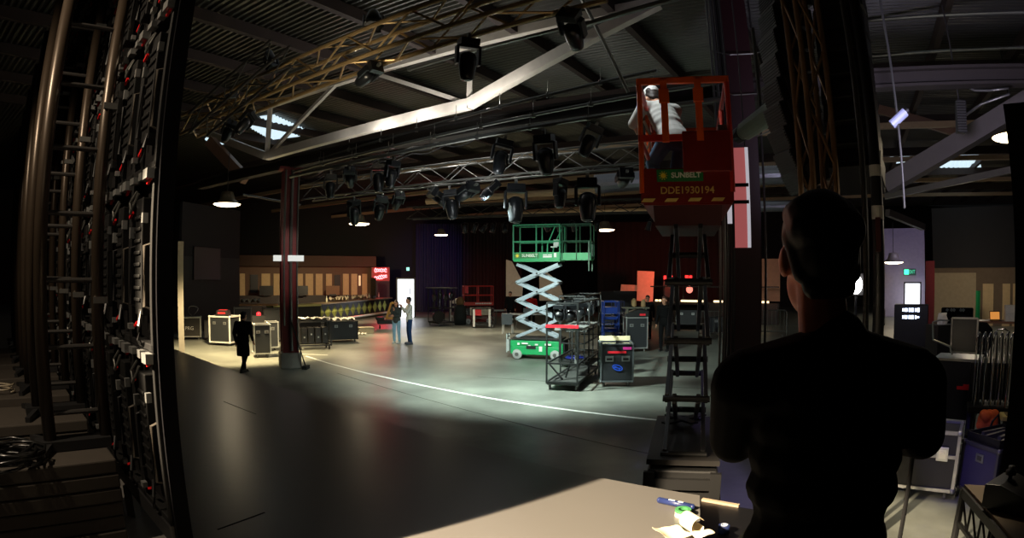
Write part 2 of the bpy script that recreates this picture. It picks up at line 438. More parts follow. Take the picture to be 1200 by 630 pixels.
# sprinkler pipes and conduits under the roof
PIPES = [('thin grey pipe running along the girder, highest of the three by the red lift', (345, 196), (770, 82), 10.0, .035),
         ('grey pipe along the girder, middle one of three by the red lift', (345, 201), (846, 96), 9.6, .035),
         ('grey pipe hung with clamps along the girder, lowest by the red lift', (340, 207), (846, 116), 9.4, .045)]
for lab, p, q, bb_, r in PIPES:
    P, Q = onB(*p, bb_), onB(*q, bb_); PIPE_LINE = (P, Q)
    t = thing('ceiling_pipe', lab, 'pipe', (0, 0, 0))
    b = MB(); b.bar(P, Q, r, 8); b.build('pipe', ALUD, t)
    for k in range(1, 9):
        m_ = P.lerp(Q, k / 9); b = MB(); b.box(m_, (.07, .07, .1)); b.bar(m_, m_ + V((0, 0, .3)), .008, 5); b.build('hanger', ALUD, t)
for lab, p, q, r in [('slim pipe crossing the roof above the kinked truss chord', (478, 82, 10), (690, 26, 8.6), .03),
                     ('slim pale pipe crossing the top of the frame beside the red lift', (676, 32, 8.6), (800, -4, 8), .045),
                     ('thin steep pipe dropping from the roof left of the red lift', (680, -5, 9), (737, 110, 11), .035),
                     ('upper horizontal pipe under the purple roof on the right', (1022, 66, 14), (1215, 55, 12), .035),
                     ('middle horizontal pipe under the purple roof on the right', (1024, 92, 14), (1215, 80, 12), .04),
                     ('lower horizontal pipe under the purple roof on the right', (1028, 96, 14), (1215, 90, 12), .035),
                     ('topmost horizontal pipe under the purple roof on the right', (1018, 24, 13), (1215, 14, 11), .04),
                     ('long pale pipe behind the hanging lights in the middle of the hall', (500, 236, 27), (712, 222, 24), .14),
                     ('long pale beam far back above the green lift', (600, 250, 33), (780, 245, 32), .12),
                     ('thin conduit sloping from the girder down to the left column', (285, 228, 19), (352, 240, 17.5), .03)]:
    b = MB(); b.bar(D(*p), D(*q), r, 8); tag(b.build('ceiling_pipe', ALUD if r < .1 else mat('pale_pipe', (190, 165, 130), .5)), lab, 'pipe')
DUCT = mat('spiral_duct', (170, 172, 178), .3, .8)
def duct(lab, p, q, r):
    b = MB(); P, Q = D(*p), D(*q); k = 34; d = (Q - P)
    for i in range(k):
        b.bar(P + d * (i / k), P + d * ((i + .86) / k), r, 16); b.bar(P + d * ((i + .84) / k), P + d * ((i + 1) / k), r * 1.05, 16)
    tag(b.build('ventilation_duct', DUCT, smooth=False), lab, 'duct')
duct('upper ribbed silver duct behind the pink panel', (866, 207, 19), (960, 203, 19), .30)
duct('lower ribbed silver duct behind the pink panel', (866, 242, 21), (955, 241, 21), .19)
duct('fat pale duct behind the moving lights left of the red lift', (697, 216, 22), (772, 210, 22), .36)

# ================================================================== LED WALL, SEEN FROM BEHIND
P0 = V((-1.715, 2.52, 0)); WR = math.atan2(.65, -.76)
def wl(a, t, z): return P0 + e * a - n * t + V((0, 0, z))
PW, PH, Z0 = .5, .9, DZ + .32
LEDB = mat('led_panel_back', (15, 14, 14), .6, .0, spec=.25)
LEDF = mat('led_panel_frame', (13, 13, 13), .6, .0, spec=.3)
STK = mat('pale_handle', (96, 90, 82), .4, .5)
pan = thing('led_panel', 'x', 'led panel', (0, 0, 0), 0, 'video wall panels')
b = MB(); b.box((.25, -.05, .45), (.49, .02, .88)); b.build('back_cover', LEDB, pan)
b = MB(); [b.box((x, -.025, .45), (.035, .09, .896)) for x in (.0195, .4805)]; [b.box((.25, -.025, z), (.496, .09, .035)) for z in (.0195, .8805)]; b.build('frame', LEDF, pan, bevel=.004)
b = MB(); b.box((.25, -.01, .47), (.15, .08, .6)); [b.box((.25, .035, .25 + .06 * i), (.13, .012, .02)) for i in range(8)]; b.build('power_box', mat('led_power_box', (12, 12, 12), .6, spec=.25), pan, bevel=.006)
for x in (.09, .41):
    b = MB(); b.tube([(x, -.03, .2), (x, .035, .22), (x, .035, .52), (x, -.03, .54)], .009); b.build('handle', STK if x < .2 else BLK, pan)
for x, z in ((.06, .84), (.30, .12), (.44, .70)):
    b = MB(); b.box((x, .03, z), (.07, .014, .014), rot=(0, .35, 0)); b.build('red_latch', REDP, pan)
b = MB(); b.box((.05, .035, .87), (.09, .05, .05)); b.box((.2, .03, .875), (.06, .04, .04)); b.box((.12, .03, .66), (.03, .03, .05)); b.box((.40, .03, .60), (.03, .03, .06)); b.box((.44, .03, .10), (.05, .03, .03)); b.box((.38, .03, .875), (.09, .045, .035)); b.build('connector', ALU, pan)
b = MB(); b.tube([(.36, .02, .82), (.4, .05, .76), (.36, .055, .70), (.31, .05, .74), (.28, .03, .8)], .008); b.build('data_cable', ALUD, pan)
b = MB(); b.tube([(.2, .03, .20), (.16, .05, .12), (.18, .05, .05), (.22, .03, .02)], .011); b.build('power_cable', BLK2, pan)
spots = []
for c in range(14):
    for r in range(6):
        lab = 'black video-wall panel seen from behind, %s column from the stage opening, %s row up' % (ORD[c], ORD[r])
        p = wl(c * PW, 0, Z0 + r * PH); spots.append((p, WR, lab))
copies(pan, spots)
t = thing('wall_base_rail', 'black base rail under the video wall, along the deck', 'rail', (0, 0, 0))
b = MB(); b.beam(wl(0, -.02, DZ + .27), wl(7.2, -.02, DZ + .27), .1, .1); b.build('rail', BLK, t)
for k in range(8):
    b = MB(); p = wl(k * 1.0 + .04, 0, 0); b.box((p.x, p.y, DZ + .11), (.07, .07, .22)); b.build('foot', ALUD if k % 2 else BLK, t)
# end edge drape strip of the wall : narrow black masking
b = MB(); b.box((0, -.045, 3.2), (.02, .085, 6.2)); o = b.build('masking_strip', DRAPE); p = wl(-.012, .0, DZ); o.location = (p.x, p.y, DZ - .2 + .3); o.rotation_euler = (0, 0, WR)
tag(o, 'tall black masking strip closing the near end of the video wall', 'masking')
# support towers : rear pole, front pole, rungs
POLE = mat('worn_black_pole', (66, 56, 46), .35, .5)
tw = thing('support_tower', 'x', 'tower', (0, 0, 0), 0, 'video wall support towers')
NR, NF = .285 - .80, .68 - .80      # offsets of the two poles from the wall plane (along n)
H = 3.35
b = MB(); b.bar((0, .515, .0), (0, .515, H), .045, 12); b.build('rear_pole', POLE, tw, smooth=True)
b = MB(); b.bar((0, .135, .0), (0, .135, H + .2), .042, 12); b.build('front_pole', POLE, tw, smooth=True)
for i in range(9):
    b = MB(); b.bar((0, .12, .22 + .4 * i), (0, .515, .22 + .4 * i), .016, 8); b.build('rung', DSTEEL, tw)
for z in (.9, 2.1, 3.05):
    b = MB(); b.box((0, .12, z), (.092, .092, .04)); b.box((.03, .17, z), (.02, .04, .03)); b.build('pale_clamp', ALUD if z < 3 else ALU, tw)
for z in (.5, 1.9, 3.1):
    b = MB(); b.bar((0, .085, z), (0, .12, z), .02, 8); b.build('wall_tie', DSTEEL, tw)
b = MB(); b.box((0, .365, .03), (.16, .5, .06)); b.build('base_plate', BLK, tw)
for s in (-1, 1):
    b = MB(); b.beam((0, .5, .04), (s * .28, .62, .012), .04, .04); b.build('stabiliser', BLK, tw)
STACKH = .54
sp = []
for i in range(7):
    a = 3.92 - .02 + 1.07 * i - 0
    p = V((0, 0, 0)) + e * a + n * (.80)
    sp.append(((p.x, p.y, DZ + STACKH + .002), WR, 'black ladder-like support tower behind the video wall, %s one from the camera' % ORD[i]))
copies(tw, sp)
# ballast slabs
SLABM = mat('ballast_grey', (56, 50, 43), .8, var=.2, scale=14, bump=.1)
for i in range(6):
    for k in range(6):
        b = MB(); b.box((0, 0, .045), (.68, 1.12, .084)); o = b.build('ballast_slab', SLABM, None, bevel=.01)
        p = e * (3.9 + 1.07 * i + random.uniform(-.012, .012)) + n * (.10 + random.uniform(-.012, .012))
        o.location = (p.x, p.y, DZ + .09 * k); o.rotation_euler = (0, 0, WR)
        where = 'topmost' if k == 5 else 'bottom' if k == 0 else ORD[k] + ' from the bottom'
        tag(o, 'dark ballast slab, %s of the %s stack from the camera' % (where, ORD[i]), 'ballast weight', 'ballast slabs behind the video wall')
# coil of black cable on the nearest stack
ct = G(12, 543, DZ + .56)
b = MB()
pts = []
for k in range(170):
    a = k * .37; r = .17 + .05 * math.sin(k * .61) + random.uniform(-.012, .012)
    pts.append((r * math.cos(a) * 1.25, r * math.sin(a), .015 + .075 * (k / 170) + random.uniform(0, .02)))
b.tube(pts, .010, 6); o = b.build('cable_coil', mat('glossy_cable', (22, 22, 22), .25), None, smooth=True); o.location = (ct.x - .05, ct.y, DZ + STACKH + .005); o.rotation_euler = (0, 0, .6)
tag(o, 'coil of glossy black cable lying on the nearest ballast stack', 'cable')
b = MB(); pts = [(.16 * math.cos(a * .4) + .02 * math.sin(a), .12 * math.sin(a * .4), .012 + .002 * a) for a in range(34)]
b.tube(pts, .009, 6); o = b.build('cable_coil', mat('grey_cable', (150, 140, 120), .35), None, smooth=True)
p = e * 6.0 + n * -.02; o.location = (p.x, p.y, DZ + STACKH + .004); tag(o, 'pale coil of cable on the third ballast stack from the camera', 'cable')
# ================================================================== LIGHTING TRUSSES AND MOVING LIGHTS
def box_truss(label, P, Q, s=.4, bay=.55, m=ALUD, rc=.025, name='lighting_truss'):
    t = thing(name, label, 'truss', (0, 0, 0)); d = (Q - P).normalized(); sx = d.cross(V((0, 0, 1)))
    if sx.length < .2: sx = V((1, 0, 0)); 
    sx.normalize(); sz = sx.cross(d); L = (Q - P).length
    cn = [sx * (i * s / 2) + sz * (k * s / 2) for i, k in ((-1, -1), (1, -1), (1, 1), (-1, 1))]
    for c in cn:
        b = MB(); b.bar(P + c, Q + c, rc, 8); b.build('chord', m, t)
    N = max(1, min(24, int(L / bay))); st = L / N
    for i in range(N):
        for k in range(4):
            a, c = cn[k], cn[(k + 1) % 4]
            if i % 2: a, c = c, a
            b = MB(); b.bar(P + d * (i * st) + a, P + d * ((i + 1) * st) + c, rc * .5, 5); b.build('brace', m, t)
    return t
def PX(px, py, H):            # pixel at height H above the camera
    d = ray(px, py); k = H / d.z; return V((d.x * k, d.y * k, CAMZ + H))
T1a, T1b = PX(222, 148, 3.2), PX(700, -28, 3.2)
box_truss('bronze box truss running up across the top left of the roof', T1a, T1b, .42, .62, mat('bronze_truss', (165, 138, 96), .4, .6), .034)
T2a, T2b = PX(360, 226, 2.3), PX(760, 180, 2.3)
box_truss('silver box truss hung with moving lights over the middle of the floor', T2a, T2b, .42, .62, ALUD, .022)
T3a, T3b = D(232, 146, 11.2), D(330, 62, 9)
box_truss('dark box truss at the top left close to the video wall', T3a, T3b, .38, .6, DSTEEL, .025)
T4a, T4b = D(480, 250, 26), D(830, 240, 22)
box_truss('far dark box truss behind the hanging moving lights', T4a, T4b, .5, .9, DSTEEL, .03)
# moving head light (hangs from its clamp, origin at the hook)
HEADM = mat('moving_head_black', (20, 22, 25), .32)
mh = thing('hanging_moving_light', 'x', 'moving light', (0, 0, 0), 0, 'moving head lights hung from the trusses')
b = MB(); b.box((0, 0, -.03), (.06, .05, .1)); b.bar((-.03, 0, .0), (.03, 0, .0), .035, 8); b.build('clamp', ALUD, mh)
b = MB(); b.box((0, 0, -.14), (.34, .26, .12)); b.box((0, -.131, -.14), (.12, .004, .05)); b.build('base', HEADM, mh, bevel=.015)
b = MB(); b.box((0, 0, -.22), (.4, .16, .05)); [b.box((s * .2, 0, -.38), (.05, .15, .34)) for s in (-1, 1)]; b.build('yoke', HEADM, mh, bevel=.015)
hdb = MB(); hdb.lathe([(.06, .14), (.13, .10), (.155, .0), (.15, -.12), (.13, -.26), (.115, -.34), (.1, -.35)], 18)
hd_o = hdb.build('lamp_head', HEADM, mh, smooth=True, loc=(0, 0, -.46))
lb = MB(); lb.lathe([(.1, 0), (.07, -.02), (.02, -.03)], 16); lb.build('lens', GLASSD, hd_o, smooth=True, loc=(0, 0, -.35))
fb = MB(); [fb.box((0, 0, .02 + .03 * i), (.32, .08, .008)) for i in range(3)]; fb.build('cooling_fin', DSTEEL, hd_o)
cyl = lambda px, py, d: D(px, py, d)
MHS = [((605, 204), 13.2, 1.1, (0, .02, .1)), ((688, 197), 12.3, 1.15, (0, 0, -.2)), ((657, 196), 12.8, .8, (0, .1, .9)), ((449, 218), 15.2, .85, (.5, .1, .4)), ((527, 208), 14.2, .9, (0, -.12, .1)),
       ((502, 208), 14.4, .9, (1.0, 0, -1.0)), ((415, 222), 16, .9, (.3, -.3, .9)), ((470, 228), 15.3, .7, (.9, 0, .5)), ((559, 190), 13.6, .9, (1.2, .1, .7)), ((735, 200), 11.9, .8, (1.3, 0, 0)), ((584, 203), 13.6, .7, (.8, .2, 2))]
under = lambda L, px, dz: on_line(L[0], L[1], px) - V((0, 0, dz))
sp = [(under((T2a, T2b), px, .30), r, 'black moving head light under the silver truss, %s from its left end' % ORD[i], s) for i, ((px, py), d, s, r) in enumerate(sorted(MHS))]
MH2 = [((388, 196), 15.1, .8, (.2, 0, .4)), ((444, 178), 14.2, .85, (.1, 0, .1)), ((462, 176), 13.9, .8, (.2, 0, .9)), ((592, 158), 12.1, .9, (0, .2, .2)), ((637, 148), 11.6, 1.0, (.2, 0, -.4)), ((700, 160), 11.5, .8, (.4, .3, .3)), ((410, 190), 14.6, .75, (.9, 0, .2))]
sp += [(under(PIPE_LINE, px, .10), r, 'black moving head light by the girder pipes, %s counted from the left column' % ORD[i], s) for i, ((px, py), d, s, r) in enumerate(sorted(MH2))]
MH3 = [((436, 78), 8.4, 1.0, (2.4, 0, .3)), ((550, 46), 7.7, 1.0, (.1, 0, .4)), ((664, 12), 7.2, 1.0, (1.0, .3, -.5)), ((275, 140), 10.8, .9, (.9, .2, .7)), ((252, 128), 11, .9, (2.0, .2, -.7)), ((446, 8), 7.2, .9, (1.2, 0, .9)), ((300, 96), 9.8, .9, (.4, .5, 1.4)), ((320, 78), 9.6, .9, (2.6, 0, 1.0))]
sp += [(under((T1a, T1b), px, -.30 if r[0] > 1.8 else .30), r, 'black moving head light on the bronze truss, %s counted from the left' % ORD[i], s * .7) for i, ((px, py), d, s, r) in enumerate(sorted(MH3))]
copies(mh, sp)
# small dark fixtures cluster far back
mf = thing('hanging_spotlight', 'x', 'spotlight', (0, 0, 0), 0, 'small spotlights on the far truss')
b = MB(); b.lathe([(.03, .2), (.1, .16), (.12, -.1), (.14, -.2)], 12); b.build('housing', HEADM, mf, smooth=True)
b = MB(); b.tube([(-.14, 0, 0), (-.15, 0, .25), (0, 0, .34), (.15, 0, .25), (.14, 0, 0)], .015); b.build('bracket', DSTEEL, mf)
sp = []
for i, px in enumerate((545, 556, 567, 578, 592, 640, 655, 672, 700, 760, 790)):
    sp.append((on_line(T4a, T4b, px) - V((0, 0, .74)), (.3 + .2 * (i % 3), 0, i * .8), 'small dark spotlight on the far dark truss, %s from its left end' % ORD[i], .85))
copies(mf, sp)
# high-bay dome lamps
HB = emit('highbay_glow', (255, 232, 190), 9)
hb = thing('hanging_bay_lamp', 'x', 'ceiling lamp', (0, 0, 0), 0, 'lit dome lamps hanging under the roof')
b = MB(); b.lathe([(.06, .34), (.16, .32), (.2, .2), (.22, .12), (.36, .02), (.4, 0)], 20); b.build('shade', mat('lamp_shade_metal', (150, 140, 120), .4, .4), hb, smooth=True)
b = MB(); b.ell((0, 0, 0), (.37, .37, .07), n=18); b.build('diffuser', HB, hb, smooth=True)
b = MB(); b.bar((0, 0, .34), (0, 0, 1.4), .012, 6); b.build('hanging_rod', DSTEEL, hb)
LAMPS = [((266, 239), 19.5, 'lit dome lamp hanging left of the dark red column', 1.2), ((421, 262), 27, 'lit dome lamp hanging behind the left end of the silver truss', 1.25), ((517, 275), 33, 'lit dome lamp hanging over the blue-lit back corner', 1.0),
         ((709, 269), 30, 'lit dome lamp hanging right of the green lift platform', 1.3), ((1188, 160), 15.5, 'bright dome lamp cut by the right edge of the photo', 1.55), ((1047, 307), 36, 'flat lit lamp low in the far right, left of the exit sign', 1.6),
         ((1150, 320), 34, 'small lit lamp above the beige panels at far right', .8), ((1190, 320), 34, 'tiny lit lamp at the far right edge above the panels', .5)]
copies(hb, [(D(*p, d), 0, lab, s) for p, d, lab, s in LAMPS])
# ================================================================== SCISSOR LIFTS
def scissor_lift(name, label, loc, rotz, L, W, hb_, zp, nX, cm, chm, armm, railm, ya=.34, pm=None):
    t = thing(name, label, 'scissor lift', loc, rotz)
    b = MB(); b.box((0, 0, .12 + (hb_ - .12) / 2), (L, W * .86, hb_ - .2)); b.box((0, 0, hb_ * .45), (L * .94, W, hb_ * .42)); b.build('chassis', chm, t, bevel=.02)
    b = MB(); b.box((0, 0, hb_ + .02), (L * .96, W * .9, .05)); b.build('chassis_tray', DSTEEL, t)
    for sx in (-1, 1):
        for sy in (-1, 1):
            b = MB(); b.lathe([(.05, -.065), (.14, -.06), (.155, -.03), (.155, .03), (.14, .06), (.05, .065)], 18, Matrix.Translation((sx * L * .36, sy * W * .47, .157)) @ Matrix.Rotation(PI / 2, 4, 'X'))
            w_ = b.build('wheel', GWHEEL, t, smooth=True)
            b = MB(); b.lathe([(.03, -.01), (.06, -.008), (.06, .008)], 10, Matrix.Translation((sx * L * .36, sy * (W * .47 + .066), .157)) @ Matrix.Rotation(PI / 2, 4, 'X')); b.build('hub', ALUD, w_)
    z0 = hb_ + .06; hX = (zp - .14 - z0) / nX; ax = L * .40
    for i in range(nX):
        za, zb = z0 + i * hX, z0 + (i + 1) * hX
        for sy in (-1, 1):
            y1, y2 = sy * W * ya, sy * W * (ya - .09)
            b = MB(); b.beam((-ax, y1, za), (ax, y1, zb), .04, .095); b.build('scissor_arm', armm, t, bevel=.006)
            b = MB(); b.beam((ax, y2, za), (-ax, y2, zb), .04, .095); b.build('scissor_arm', armm, t, bevel=.006)
        for x in (-ax, ax):
            b = MB(); b.bar((x, -W * (ya + .05), za), (x, W * (ya + .05), za), .03, 10); b.build('cross_pin', pm or ALUD, t)
        b = MB(); b.bar((0, -W * (ya + .04), (za + zb) / 2), (0, W * (ya + .04), (za + zb) / 2), .03, 10); b.build('cross_pin', pm or DSTEEL, t)
    return t
def rails(t, x0, x1, y0, y1, zp, h, m, r=.022, posts=3, gate=False):
    for z in (zp + h, zp + h * .52):
        for y in (y0, y1):
            b = MB(); b.bar((x0, y, z), (x1, y, z), r, 8); b.build('guard_rail', m, t)
        for x in (x0, x1):
            b = MB(); b.bar((x, y0, z), (x, y1, z), r, 8); b.build('guard_rail', m, t)
    for y in (y0, y1):
        for k in range(posts):
            x = x0 + (x1 - x0) * k / (posts - 1); b = MB(); b.bar((x, y, zp), (x, y, zp + h), r, 8); b.build('guard_post', m, t)
def sun_plate(t, w, h, loc, rot, ts):
    b = MB(); b.box((0, 0, 0), (w, h, .006)); pl = b.build('rental_plate', mat('plate_green', (40, 120, 62), .5), t); pl.location = loc; pl.rotation_euler = rot
    text('lettering', 'SUNBELT', ts, mat('plate_letter', (235, 238, 225), .5), pl, (w * .13, 0, .005), (0, 0, 0), bold=.002)
    b = MB()
    b.lathe([(ts * .36, .004), (ts * .36, .007)], 14)
    for k in range(10):
        a = 2 * PI * k / 10; b.box((ts * .52 * math.cos(a), ts * .52 * math.sin(a), .0055), (ts * .16, ts * .1, .003), rot=(0, 0, a))
    o = b.build('sun_emblem', mat('plate_sun', (240, 214, 60), .5), pl); o.location = (-w * .36, 0, 0)
    return pl
# --- green lift in the middle of the floor
gl = G(632, 421); gl.z = 0
gd = hd(gl)
zp = D(632, 304, gd).z
t = scissor_lift('scissor_lift', 'tall green scissor lift with grey arms and an empty platform', gl + V((0, .3, 0)), face(gl, -14), 1.66, .78, .62, zp, 4, GREEN, GREEN, ARM, GREEN)
RG = mat('rail_green', (70, 165, 120), .45); RGD = mat('dark_rail_green', (38, 84, 60), .5)
x0, x1 = -.72, .74
b = MB(); b.box(((x0 + x1) / 2, 0, zp - .03), (x1 - x0, .74, .06)); b.box(((x0 + x1) / 2, -.38, zp + .1), (x1 - x0, .02, .24)); b.box(((x0 + x1) / 2, .38, zp + .08), (x1 - x0, .02, .2)); b.box((x0, 0, zp + .08), (.02, .76, .2)); b.build('platform', GREEN, t)
rails(t, x0, x1, -.38, .38, zp, 1.06, RG)
b = MB(); b.tube([(.36, -.38, zp + .12), (.36, -.38, zp + .45), (.6, -.38, zp + 1.0)], .02); b.build('gate_bar', RG, t)
b = MB(); b.tube([(.36, .3, zp + .12), (.42, .3, zp + .5), (.68, .3, zp + 1.0)], .02); b.build('gate_bar', RG, t)
b = MB(); b.box((.62, -.3, zp + .5), (.16, .1, .2)); b.box((.55, -.3, zp + .38), (.2, .08, .04)); b.build('control_box', mat('control_grey', (190, 196, 190), .5), t)
b = MB(); b.box((1.2, 0, zp - .0), (.95, .6, .05)); b.box((1.2, -.31, zp + .1), (.95, .02, .2)); b.build('extension_deck', GREEN, t)
rails(t, .8, 1.68, -.31, .31, zp, 1.06, RGD)
for y in (-.31, .31):
    b = MB(); b.box((1.62, y, zp + .1), (.04, .04, .9)); b.build('guard_post', RGD, t)
sun_plate(t, .8, .17, (-.3, -.393, zp + .12), (PI / 2, 0, 0), .12)
b = MB(); b.box((.36, -.393, zp + .14), (.28, .004, .035)); b.box((.36, -.393, zp + .085), (.28, .004, .05)); b.box((.6, -.393, zp + .13), (.08, .004, .13)); b.build('decal', WHITE, t)
b = MB(); b.box((-.2, -.395, .4), (.08, .004, .1)); b.box((.15, -.395, .34), (.1, .004, .16)); b.box((.02, -.395, .47), (.1, .004, .05)); b.box((-.55, -.395, .48), (.08, .004, .07)); b.box((.38, -.395, .48), (.2, .004, .06)); b.box((-.35, -.395, .5), (.2, .004, .05)); b.build('decal', WHITE, t)
b = MB(); b.box((-.15, -.397, .38), (.3, .02, .1)); b.build('battery_hatch', BLK, t)
b = MB(); [b.bar((-.94, y, .2), (-.94, y, .78), .022, 8) for y in (-.36, -.1)]; [b.bar((-.94, -.36, z), (-.94, -.1, z), .018, 8) for z in (.3, .5, .7)]; b.box((-.9, -.23, .42), (.08, .3, .36)); b.build('access_ladder', mat('ladder_grey', (170, 176, 174), .5), t)
b = MB(); b.box((.86, 0, .38), (.03, .6, .42)); b.build('end_cover', BLK, t)
# --- red lift beside the stage, platform raised above the deck, seen from its end
rl = D(807, 322, 6.1); rl.z = 0; rd = 6.1
zp = 3.2
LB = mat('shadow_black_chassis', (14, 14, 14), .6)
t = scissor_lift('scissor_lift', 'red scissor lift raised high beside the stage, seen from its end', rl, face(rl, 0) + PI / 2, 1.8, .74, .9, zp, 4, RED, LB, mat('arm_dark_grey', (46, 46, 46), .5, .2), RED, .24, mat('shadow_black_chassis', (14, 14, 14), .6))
# local frame: +x away from the camera after the quarter turn means -x is the near end
xn = -.98; xf = .92; wy = .39
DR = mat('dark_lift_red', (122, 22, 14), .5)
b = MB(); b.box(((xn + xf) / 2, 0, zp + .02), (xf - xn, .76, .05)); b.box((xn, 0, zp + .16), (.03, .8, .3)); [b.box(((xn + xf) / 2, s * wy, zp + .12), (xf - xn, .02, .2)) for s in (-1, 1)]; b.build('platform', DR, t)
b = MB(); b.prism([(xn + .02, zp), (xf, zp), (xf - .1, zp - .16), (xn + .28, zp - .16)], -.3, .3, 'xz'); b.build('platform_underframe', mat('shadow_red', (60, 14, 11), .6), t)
for s in (-1, 1):
    m_ = ORANGE if s > 0 else RED
    for z in (zp + 1.1, zp + .58):
        b = MB(); b.bar((xn, s * wy, z), (xf, s * wy, z), .024, 8); b.build('guard_rail', RED, t)
    for x in (xn, 0, xf):
        b = MB(); b.bar((x, s * wy, zp + .1), (x, s * wy, zp + 1.1), .024, 8); b.build('guard_post', m_, t)
for x in (xn, xf):
    for z in ((zp + 1.1), (zp + .58)):
        b = MB(); b.beam((x, -wy - .02, z), (x, wy + .02, z), .045, .055); b.build('guard_rail', ORANGE if z > zp + 1 else RED, t)
for y in (.17, -.13):
    b = MB(); b.box((xn - .02, y, zp + .82), (.05, .06, .56)); b.box((xn - .035, y, zp + .95), (.05, .09, .12)); b.build('gate_bar', ORANGE, t)
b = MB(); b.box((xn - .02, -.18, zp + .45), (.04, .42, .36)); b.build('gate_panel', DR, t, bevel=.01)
b = MB(); b.box((xn + .1, -.34, zp + .6), (.1, .1, .2)); b.tube([(xn + .05, .36, zp + .75), (xn + .02, .3, zp + .6), (xn + .05, .34, zp + .5), (xn + .05, .38, zp + .62)], .012); b.build('white_cord_wrap', WHITE, t)
R_END = (PI / 2, 0, -PI / 2)
sun_plate(t, .40, .105, (xn - .02, .06, zp + .245), R_END, .062)
text('serial_number', 'DDE1930194', .085, mat('yellow_decal', (214, 180, 100), .6), t, (xn - .018, .0, zp + .115), R_END, bold=.001)
b = MB()
for k in range(4):
    y = -.30 + .2 * k; b.prism([(y, zp + .02), (y + .1, zp + .02), (y + .075, zp + .05), (y - .025, zp + .05)], xn - .022, xn - .016, 'yz')
b.build('hazard_stripe', mat('yellow_stripe', (225, 195, 110), .6), t)
b = MB(); [b.box((-.93, s * .3, .5), (.06, .1, .7)) for s in (-1, 1)]; b.box((-.93, 0, .74), (.05, .66, .1)); b.bar((-.94, -.25, .56), (-.94, .25, .56), .03, 8); b.build('access_ladder', LB, t)
b = MB(); b.beam((.62, .2, 1.02), (.2, -.1, 1.03), .1, .02); b.beam((.2, .22, 1.02), (.62, -.2, 1.03), .1, .02); b.build('hose_tray', LB, t)
b = MB(); b.box((.9, .05, .62), (.02, .1, .5)); b.build('red_reflector', REDTAPE, t)
# --- far red lift
fl = G(560, 379); fd = hd(fl); k = fd / FPX
t = scissor_lift('scissor_lift', 'distant red scissor lift parked with its platform lowered', fl, face(fl, 6), 34 * k, .8, .5, 20 * k, 2, RED, mat('far_lift_base', (120, 30, 26), .5), DSTEEL, RED)
b = MB(); b.box((0, 0, 22.5 * k), (34 * k, .8, .06)); b.box((0, -.41, 24 * k), (34 * k, .02, 3.4 * k)); b.build('platform', RED, t)
rails(t, -17 * k, 17 * k, -.4, .4, 22 * k, 22 * k, mat('far_rail_red', (170, 40, 34), .5), .025)
b = MB(); b.box((-14 * k, -.42, 40 * k), (4 * k, .03, 8 * k)); b.build('control_panel', REDP, t)
b = MB(); [b.box((-3 * k + i * 1.9 * k, -.43, 24.1 * k), (1.3 * k, .01, 1.5 * k)) for i in range(10)]; b.build('white_decal', WHITE, t)
b = MB(); b.box((2 * k, -.42, 15 * k), (24 * k, .03, 9 * k)); b.build('white_panel', mat('cream_panel', (220, 205, 180), .6), t)
